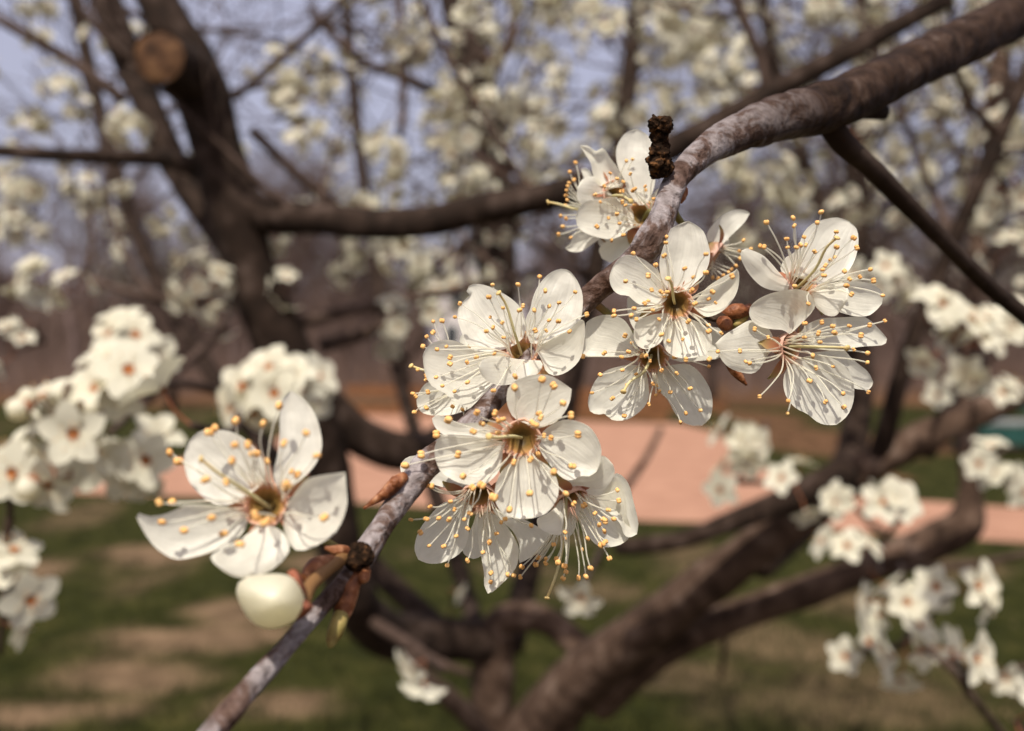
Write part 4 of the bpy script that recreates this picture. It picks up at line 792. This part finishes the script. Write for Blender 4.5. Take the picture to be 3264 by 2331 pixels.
# --- F7: blossom facing down to the side, lower right of the cluster
blossom('R5', (1235, 850), .1145, (.35, -.75, .5), [
    ((1210, 770), [(1180, 720), (1260, 700), (1400, 620), (1440, 550), (1480, 560), (1525, 610), (1537, 660), (1520, 710), (1470, 765), (1430, 780), (1380, 772), (1290, 755)], A(dz=-3.5, off=-1.2, cup=-.5)),
    ((1285, 840), [(1310, 765), (1420, 765), (1500, 725), (1540, 690), (1590, 760), (1615, 860), (1620, 960), (1650, 1060), (1625, 1130), (1570, 1165), (1490, 1180), (1420, 1170), (1360, 1110), (1300, 1010), (1265, 925)], A(dz=2.2, off=.6, cup=1.6)),
    ((1400, 860), [(1500, 700), (1545, 668), (1595, 692), (1640, 760), (1665, 860), (1690, 960), (1700, 1020), (1690, 1090), (1640, 1112), (1600, 1090), (1560, 1000)], A(dz=-.5, off=2.4, cup=.8)),
    ((1195, 890), [(1165, 850), (1120, 910), (1050, 960), (1000, 985), (1010, 1050), (1080, 1085), (1130, 1095), (1165, 1090), (1180, 1000)], A(dz=-3.5, off=-.8, cup=-.6)),
    ((1230, 930), [(1180, 1000), (1170, 1080), (1200, 1120), (1250, 1080), (1270, 1000)], A(dz=5.0, off=1.5))],
    [(1115, 1160, -1), (1135, 1260, -1), (1190, 1310, -2), (1200, 1350, -1), (1310, 1195, 1), (1500, 1257, -1), (1370, 1325, -1), (1287, 1392, 0), (1338, 1382, 0), (1180, 1395, 2), (1350, 1120, -2), (1000, 1300, 4), (1060, 1290, 4), (1010, 1250, 4), (1145, 1285, -2), (1065, 1260, 4), (985, 1300, 5), (885, 1385, 5), (895, 1315, 5), (1325, 890, -2), (1400, 945, -2), (1455, 985, -1.5), (1530, 985, -2), (1430, 1025, -1.5), (1465, 1070, -1.5), (1440, 1165, -1.5), (1475, 1140, -1.5), (1470, 1000, -2), (1555, 785, 0), (1565, 858, 0), (1255, 878, -4), (1460, 1155, -2)],
    (1070, 1530, 2), (1060, 920), 'blossom hanging at the edge of the cluster with a tuft of orange anthers', seed=5, extra=3, L=.011, aw=1.1)
# --- F8: round open blossom above the drooping one
blossom('R3', (665, 690), .1180, (0, -.08, 1), [
    ((670, 615), [(600, 590), (560, 520), (545, 430), (550, 370), (575, 290), (605, 220), (615, 180), (660, 150), (740, 118), (790, 140), (850, 190), (880, 270), (895, 340), (885, 420), (850, 490), (800, 540), (740, 590)], A(dz=.8, cup=1.1)),
    ((600, 655), [(565, 560), (540, 470), (500, 430), (440, 385), (380, 360), (330, 352), (270, 375), (225, 430), (202, 490), (205, 550), (235, 605), (280, 630), (330, 635), (370, 670), (410, 697), (470, 700), (550, 695)], A(dz=-.5, off=-.3)),
    ((765, 695), [(820, 640), (870, 580), (940, 530), (1010, 490), (1060, 465), (1080, 447), (1095, 475), (1095, 540), (1080, 610), (1040, 680), (980, 740), (910, 775), (860, 778), (810, 745)], A(dz=-2.4, cup=1.8)),
    ((615, 755), [(520, 760), (450, 780), (390, 810), (370, 870), (370, 930), (395, 980), (440, 1003), (490, 995), (550, 960), (585, 900), (620, 830)], A(dz=-3.0, off=.0)),
    ((695, 775), [(625, 820), (580, 880), (570, 950), (590, 1010), (640, 1050), (700, 1065), (780, 1063), (860, 1045), (900, 990), (908, 930), (890, 870), (830, 825), (760, 795)], A(dz=-2.6, off=-.3))],
    [(365, 342), (468, 496), (312, 535), (492, 595), (443, 688), (520, 422), (578, 358), (590, 268), (595, 228), (720, 447), (867, 348, -9), (866, 475), (770, 598), (912, 608, -5), (1047, 500, -5), (557, 608), (790, 690), (886, 880, -7), (972, 893, -6), (890, 1072, -7), (728, 1075, -6), (745, 812, -6), (610, 948, -6), (560, 903, -7), (452, 1050, -7), (543, 798), (386, 798, -4), (351, 772, -4), (371, 722, -4), (232, 740, -4), (232, 773, -4), (500, 735)],
    (605, 516, -8), (1400, 590), 'round open blossom with a dark heart, just below the fork of the branch', seed=6, extra=8, L=.009)
# --- F9: shaded blossom below it
blossom('R3', (500, 1065), .1245, (-.05, -.3, .95), [
    ((415, 1035), [(385, 960), (350, 870), (300, 800), (230, 770), (150, 768), (80, 790), (40, 820), (30, 880), (15, 980), (12, 1050), (100, 1056), (220, 1057), (330, 1060)], A(dz=.5)),
    ((450, 1140), [(370, 1110), (280, 1120), (180, 1150), (110, 1210), (70, 1290), (52, 1370), (65, 1430), (110, 1455), (170, 1450), (200, 1480), (240, 1497), (320, 1490), (390, 1450), (450, 1390), (475, 1320), (470, 1250), (462, 1190)], A(dz=-.8, off=-.2)),
    ((540, 1130), [(520, 1230), (550, 1300), (600, 1350), (650, 1440), (700, 1500), (770, 1530), (840, 1530), (895, 1480), (912, 1400), (905, 1310), (870, 1230), (810, 1150), (740, 1105), (640, 1110)], A(dz=.4, off=.1)),
    ((590, 1060), [(700, 1092), (800, 1086), (900, 1075), (965, 1060), (965, 990), (980, 900), (960, 860), (900, 850), (800, 860), (680, 950)], A(dz=1.5, off=.2, cup=.4)),
    ((480, 990), [(400, 900), (350, 830), (325, 730), (325, 650), (360, 640), (420, 700), (500, 780), (550, 880)], A(dz=1.5, off=.2, cup=.4))],
    [(18, 1053), (165, 1030), (333, 1022), (285, 1058), (137, 1180), (290, 1148), (80, 1305), (221, 1343), (303, 1463), (474, 1385), (500, 1243), (560, 1150), (665, 1170), (757, 1275), (620, 1300), (728, 1446), (828, 1425), (690, 1508), (887, 1122), (652, 1057), (947, 1020), (308, 910), (427, 1048), (480, 1085)],
    (297, 1297), (1310, 665), 'shaded blossom with spread stamens, tucked under the round open one', seed=7, extra=6, L=.0105)
# --- F10: upturned blossom at the end of the row
blossom('R4', (665, 540), .1205, (.25, .5, .83), [
    ((700, 500), [(520, 475), (520, 430), (550, 370), (620, 330), (650, 260), (680, 190), (730, 140), (790, 115), (860, 97), (920, 95), (990, 120), (1035, 165), (1052, 220), (1050, 300), (1030, 380), (1000, 440), (950, 500), (880, 540), (780, 562)], A(dz=2.5, off=.5)),
    ((595, 565), [(520, 490), (460, 420), (400, 360), (330, 325), (280, 310), (245, 325), (240, 370), (270, 440), (310, 500), (370, 560), (430, 590), (500, 602), (555, 598)], A(dz=-1.5, off=-.5, cup=-.4)),
    ((690, 590), [(640, 620), (620, 700), (680, 740), (760, 700), (760, 620)], A(dz=1.0, off=1.5)),
    ((720, 590), [(790, 572), (880, 550), (950, 545), (985, 600), (980, 660), (940, 720), (900, 770), (850, 775), (800, 750), (745, 690)], A(dz=-4.0, off=-.8, cup=-1.0)),
    ((760, 570), [(870, 545), (960, 538), (1050, 535), (1130, 550), (1190, 580), (1220, 620), (1215, 690), (1170, 740), (1110, 775), (1000, 770), (880, 720)], A(dz=.2, off=.6))],
    [(417, 128), (602, 98), (610, 152), (558, 242), (563, 302), (625, 302), (654, 285), (768, 130), (795, 57), (900, 193), (1020, 235), (1042, 303), (902, 298), (750, 330), (402, 297), (374, 292), (825, 425), (805, 455), (815, 495), (957, 465), (1135, 453), (1063, 505), (992, 520), (1157, 530), (970, 565), (1005, 625, -5), (1220, 633), (707, 690, -9), (613, 568, -5)],
    (905, 235), None, 'upturned blossom topmost at the end of the row, long stamens standing up', seed=8, extra=4, L=.0105)
# --- F11: blossom facing sideways below it
blossom('R4', (590, 990), .1205, (.6, -.1, .75), [
    ((520, 985), [(465, 920), (440, 870), (390, 835), (320, 805), (280, 812), (200, 860), (120, 910), (65, 965), (75, 1010), (110, 1080), (160, 1130), (230, 1160), (320, 1172), (370, 1140), (400, 1090), (450, 1020)], A(dz=-3.5, off=-.3, cup=-.8)),
    ((650, 935), [(680, 850), (720, 820), (800, 790), (900, 785), (1000, 780), (1080, 775), (1140, 810), (1210, 880), (1250, 930), (1235, 970), (1170, 980), (1080, 985), (960, 1000), (780, 1000)], A(dz=2.5, off=.3)),
    ((630, 1075), [(580, 1110), (540, 1180), (535, 1260), (560, 1340), (620, 1410), (700, 1450), (760, 1500), (820, 1525), (900, 1525), (960, 1480), (1000, 1420), (1022, 1340), (1020, 1240), (990, 1160), (920, 1090), (820, 1050), (710, 1050)], A(dz=-.5, off=-.1)),
    ((690, 1030), [(850, 1015), (950, 1010), (1000, 1060), (1060, 1110), (1120, 1160), (1155, 1230), (1130, 1280), (1060, 1280), (1000, 1260), (960, 1160), (850, 1080)], A(dz=2.5, off=1.0)),
    ((578, 900), [(530, 872), (460, 866), (385, 852), (330, 820), (299, 765), (305, 712), (350, 665), (430, 624), (530, 598), (620, 588), (700, 606), (742, 650), (757, 692), (742, 735), (700, 785), (645, 840), (610, 875)], A(dz=-2.2, off=-1.2, cup=.7))],
    [(337, 865, -5), (430, 922, -4), (235, 1015, -7), (275, 1090, -6), (303, 1102, -6), (370, 1330, -4), (568, 1360), (563, 1447), (825, 1367), (952, 1403), (948, 1310), (715, 1222), (760, 1133), (1122, 1300), (1115, 1095), (1117, 1030), (1020, 1005), (1070, 908), (1130, 837), (990, 843), (888, 890), (875, 845), (777, 893), (787, 955), (800, 818), (682, 825), (1235, 808), (738, 1050), (83, 1020, -5)],
    (975, 995), None, 'blossom turned sideways under the upturned one, one petal crumpled and opaque', seed=9, extra=2, L=.0115)
# --- F2: large near blossom, out of focus, with the round bud
blossom('R6', (850, 780), .0930, (0, .32, .95), [
    ((760, 715), [(650, 778), (560, 782), (480, 742), (400, 660), (362, 570), (358, 470), (385, 395), (450, 335), (540, 325), (640, 335), (740, 390), (820, 480), (855, 570), (845, 640)], A(dz=2.0, cup=1.2)),
    ((925, 690), [(900, 590), (925, 480), (938, 350), (940, 230), (960, 130), (1010, 88), (1100, 150), (1160, 240), (1190, 350), (1195, 440), (1160, 530), (1100, 600), (1020, 665)], A(dz=2.5, cup=.9)),
    ((970, 800), [(1050, 685), (1110, 625), (1200, 600), (1340, 582), (1348, 700), (1350, 780), (1320, 880), (1270, 960), (1200, 1010), (1120, 1050), (1040, 1060), (990, 1000), (960, 900)], A(dz=-2.0, cup=1.5)),
    ((870, 900), [(960, 950), (1000, 1040), (985, 1085), (940, 1140), (870, 1190), (760, 1220), (680, 1225), (600, 1190), (540, 1140), (520, 1095), (580, 1050), (680, 1000), (790, 930)], A(dz=-5.0, off=-.5, cup=-.9)),
    ((735, 840), [(690, 800), (600, 800), (500, 795), (400, 780), (330, 800), (250, 835), (150, 852), (80, 832), (65, 860), (100, 930), (160, 1020), (230, 1080), (310, 1115), (420, 1100), (520, 1070), (600, 1040), (690, 980), (740, 910)], A(dz=-2.4, off=-.2, cup=1.0))],
    [(935, 180), (672, 270), (838, 288), (545, 315), (510, 340), (270, 465), (323, 518), (665, 418), (745, 418), (650, 515), (487, 630), (1100, 345, -6), (965, 408, -6), (1165, 483, -6), (205, 768, -6), (283, 765), (223, 888, -5), (357, 938, -5), (525, 862), (597, 958, -5), (697, 1022, -7), (1210, 860, -4.5), (985, 660), (790, 845), (850, 890)],
    (460, 505), (785, 1240), 'large near blossom low on the branch, softly out of focus, above the round bud', seed=10, extra=8, L=.0095, cupr=.0022, aw=1.3)
# --- F3: two blossoms behind the upper branch, and one facing away
blossom('R2', (850, 990), .1380, (-.4, .2, .85), [
    ((850, 900), [(760, 800), (700, 640), (650, 540), (630, 430), (640, 340), (690, 250), (750, 200), (830, 185), (900, 215), (960, 280), (985, 380), (982, 520), (1000, 650), (980, 760), (920, 880)], A(dz=1.0)),
    ((790, 970), [(720, 860), (600, 830), (480, 840), (350, 862), (280, 930), (250, 1010), (270, 1100), (340, 1160), (450, 1200), (560, 1220), (650, 1200), (730, 1150), (800, 1070)], A(dz=-2.0)),
    ((820, 1100), [(700, 1180), (560, 1230), (470, 1310), (500, 1400), (600, 1440), (700, 1350), (830, 1200)], A(dz=1.5, off=1.0)),
    ((930, 1000), [(1040, 940), (1150, 960), (1180, 1080), (1100, 1160), (980, 1120)], A(dz=1.5)),
    ((900, 900), [(1010, 760), (1100, 720), (1180, 800), (1120, 920), (1000, 960)], A(dz=2.0, off=.6))],
    [(810, 745), (665, 1070), (765, 605), (985, 635), (590, 1230), (720, 900), (640, 980), (790, 760), (450, 1100), (700, 1180)], None, (1465, 490, 'R2', (960, 960), .1345), 'white blossom half covered by the grey branch, one tall rounded petal', seed=11, extra=8, L=.0105)
blossom('R2', (620, 790), .1400, (.5, .1, .85), [
    ((690, 730), [(700, 640), (650, 550), (580, 460), (530, 380), (490, 362), (440, 390), (370, 340), (290, 338), (340, 420), (390, 500), (410, 600), (450, 700), (560, 730)], A(dz=-.5, cup=1.6)),
    ((600, 810), [(500, 700), (450, 640), (380, 630), (310, 660), (265, 740), (265, 830), (310, 890), (430, 890), (510, 850)], A(dz=-2.5, cup=-.6)),
    ((560, 830), [(480, 880), (420, 960), (480, 1000), (580, 960), (640, 880)], A(dz=1.0, off=.6)),
    ((680, 760), [(760, 700), (860, 640), (900, 720), (840, 820), (740, 830)], A(dz=3.0)),
    ((660, 830), [(740, 860), (800, 920), (740, 960), (660, 920)], A(dz=2.5))],
    [(575, 597), (435, 800), (700, 680), (690, 870), (520, 720), (640, 650)], (770, 860), (1470, 470, 'R2', (950, 900), .1440), 'blossom with two upswept narrow petals beside the tall rounded petal', seed=12, extra=6, L=.008)
blossom('R2', (420, 1000), .1445, (-.9, -.1, -.1), [
    ((440, 1080), [(300, 1110), (230, 1180), (200, 1260), (150, 1300), (200, 1335), (300, 1335), (400, 1270), (490, 1190)], A(dz=.5)),
    ((460, 930), [(380, 800), (330, 650), (300, 560), (370, 560), (450, 700), (520, 850)], A(dz=1.5)),
    ((500, 1050), [(560, 1180), (620, 1300), (540, 1340), (460, 1240)], A(dz=2.0)),
    ((520, 960), [(640, 900), (720, 960), (640, 1060)], A(dz=1.5))],
    [(195, 585, -1), (235, 660, -1), (175, 720, -1), (170, 850, -2), (165, 760, 0), (155, 900, 0), (110, 1000, -1), (160, 1025, -1), (130, 1100, -1), (90, 1175, -1), (205, 1205, -2), (250, 500, 1), (190, 690, 0), (160, 810, 1)], (-10, 870, -1), (1440, 530, 'R2', (900, 1080), .1470), 'blossom facing away with a fringe of stamens and one long green pistil', seed=13, extra=0, L=.011)
# --- F12: back-turned blossom behind the round open one
blossom('R2', (1570, 1380), .1385, (.75, -.5, .2), [
    ((1560, 1310), [(1500, 1250), (1490, 1160), (1560, 1060), (1650, 980), (1750, 940), (1840, 945), (1890, 975), (1840, 1060), (1750, 1150), (1660, 1240), (1610, 1300)], A(dz=-.5, cup=.6)),
    ((1540, 1340), [(1440, 1330), (1380, 1260), (1420, 1200), (1500, 1240)], A(dz=1)),
    ((1540, 1400), [(1440, 1440), (1380, 1520), (1440, 1560), (1540, 1480)], A(dz=1)),
    ((1590, 1330), [(1600, 1240), (1660, 1180), (1700, 1240), (1650, 1320)], A(dz=3))],
    [(1830, 1230, -1), (1690, 1530, 0), (1900, 1310, 0), (1790, 1330, 0), (1800, 1400, 0), (1760, 1470, 0), (1640, 1560, 0), (1590, 1590, 1), (1720, 1500, 1), (1540, 1580, 1), (1850, 1360, 1)], None, (1502, 440), 'side-on blossom behind the branch fork with a single raised petal', seed=14, extra=0, L=.01)
# stalks of the two right-hand blossoms meet at the brown buds
hub = P(px('R7', (260, 660)), .1232)
for e, tgt in [(o, o) for o in list(TH.children) if o.get('label', '').startswith(('upturned blossom topmost', 'blossom turned sideways'))]:
    n_ = camvec((.25, .5, .83) if 'topmost' in e['label'] else (.6, -.1, .75)).normalized(); stalk(e, WLOC[e], n_, hub)
# --- round unopened bud with its pink calyx
def inflate(parent, name, ref, outline, ctr, d, thick, mats, label=None, K=48, rings=9):
    o = resample(catmull([px(ref, q) for q in outline] + [px(ref, outline[0])], 8), K)[:-1]; c = px(ref, ctr); mb = MB(); vs = []; uv = []
    for side in (-1, 1):
        for i in range(rings):
            t = math.sin(math.pi / 2 * (1 - i / rings)) if i else 1.0
            z = side * thick * math.sqrt(max(1 - t * t, 0))
            for q in o:
                s = (c[0] + (q[0] - c[0]) * t, c[1] + (q[1] - c[1]) * t); vs.append(P(s, d + z)); uv.append((0, 0))
        vs.append(P(c, d + side * thick)); uv.append((0, 0))
    fs = []; half = rings * K + 1
    for sd_ in range(2):
        b0 = sd_ * half
        for i in range(rings - 1):
            for k in range(K):
                a = b0 + i * K + k; b = b0 + i * K + (k + 1) % K; fs.append((a, b, b + K, a + K) if sd_ == 0 else (a, a + K, b + K, b))
        for k in range(K):
            a = b0 + (rings - 1) * K + k; b = b0 + (rings - 1) * K + (k + 1) % K; fs.append((a, b, b0 + half - 1) if sd_ == 0 else (b, a, b0 + half - 1))
    mb.add(vs, fs, 0, uv); return mb.obj(name, mats, parent, loc=WLOC[parent], label=label)
bc = P(px('R6', (890, 1360)), .088); bud = empty('blossom_bud', bc, TH, 'round creamy white unopened bud with a pink calyx')
inflate(bud, 'petal', 'R6', [(688, 1255), (750, 1218), (850, 1203), (950, 1203), (1030, 1232), (1078, 1310), (1092, 1390), (1066, 1452), (1010, 1497), (950, 1525), (880, 1537), (805, 1518), (745, 1470), (700, 1395), (674, 1315)], (885, 1368), .088, .0068, M_BUDW)
inflate(bud, 'sepal', 'R6', [(1060, 1340), (1110, 1370), (1142, 1405), (1100, 1455), (1040, 1480), (1030, 1420)], (1085, 1410), .0878, .0022, M_SEPAL)
inflate(bud, 'sepal', 'R6', [(980, 1195), (1020, 1172), (1060, 1200), (1090, 1280), (1095, 1340), (1060, 1300)], (1050, 1250), .0885, .0020, M_SEPAL)
mb = MB(); pts = [Vector(q) for q in catmull([tuple(P(px('R6', (1080, 1380)), .0885)), tuple(P(px('R6', (1130, 1270)), .092)), tuple(P(px('R6', (1250, 1160)), .097)), tuple(P(px('R6', (1350, 1090)), .1015))], 6)]
tube(mb, pts, [.00075] * len(pts), 10, .08, 500); mb.uv = [(a, .13) for a, _ in mb.uv]; mb.obj('pedicel', M_PED, bud)
mb = MB(); pts = [Vector(q) for q in catmull([tuple(P(px('R6', (1090, 1230)), .094)), tuple(P(px('R6', (1170, 1160)), .096)), tuple(P(px('R6', (1270, 1120)), .099))], 6)]
tube(mb, pts, [.0005 + .0006 * math.sin(i / (len(pts) - 1) * 3.1) for i in range(len(pts))], 8, .1, 500); mb.obj('bud_scale', M_BUDSC, bud)
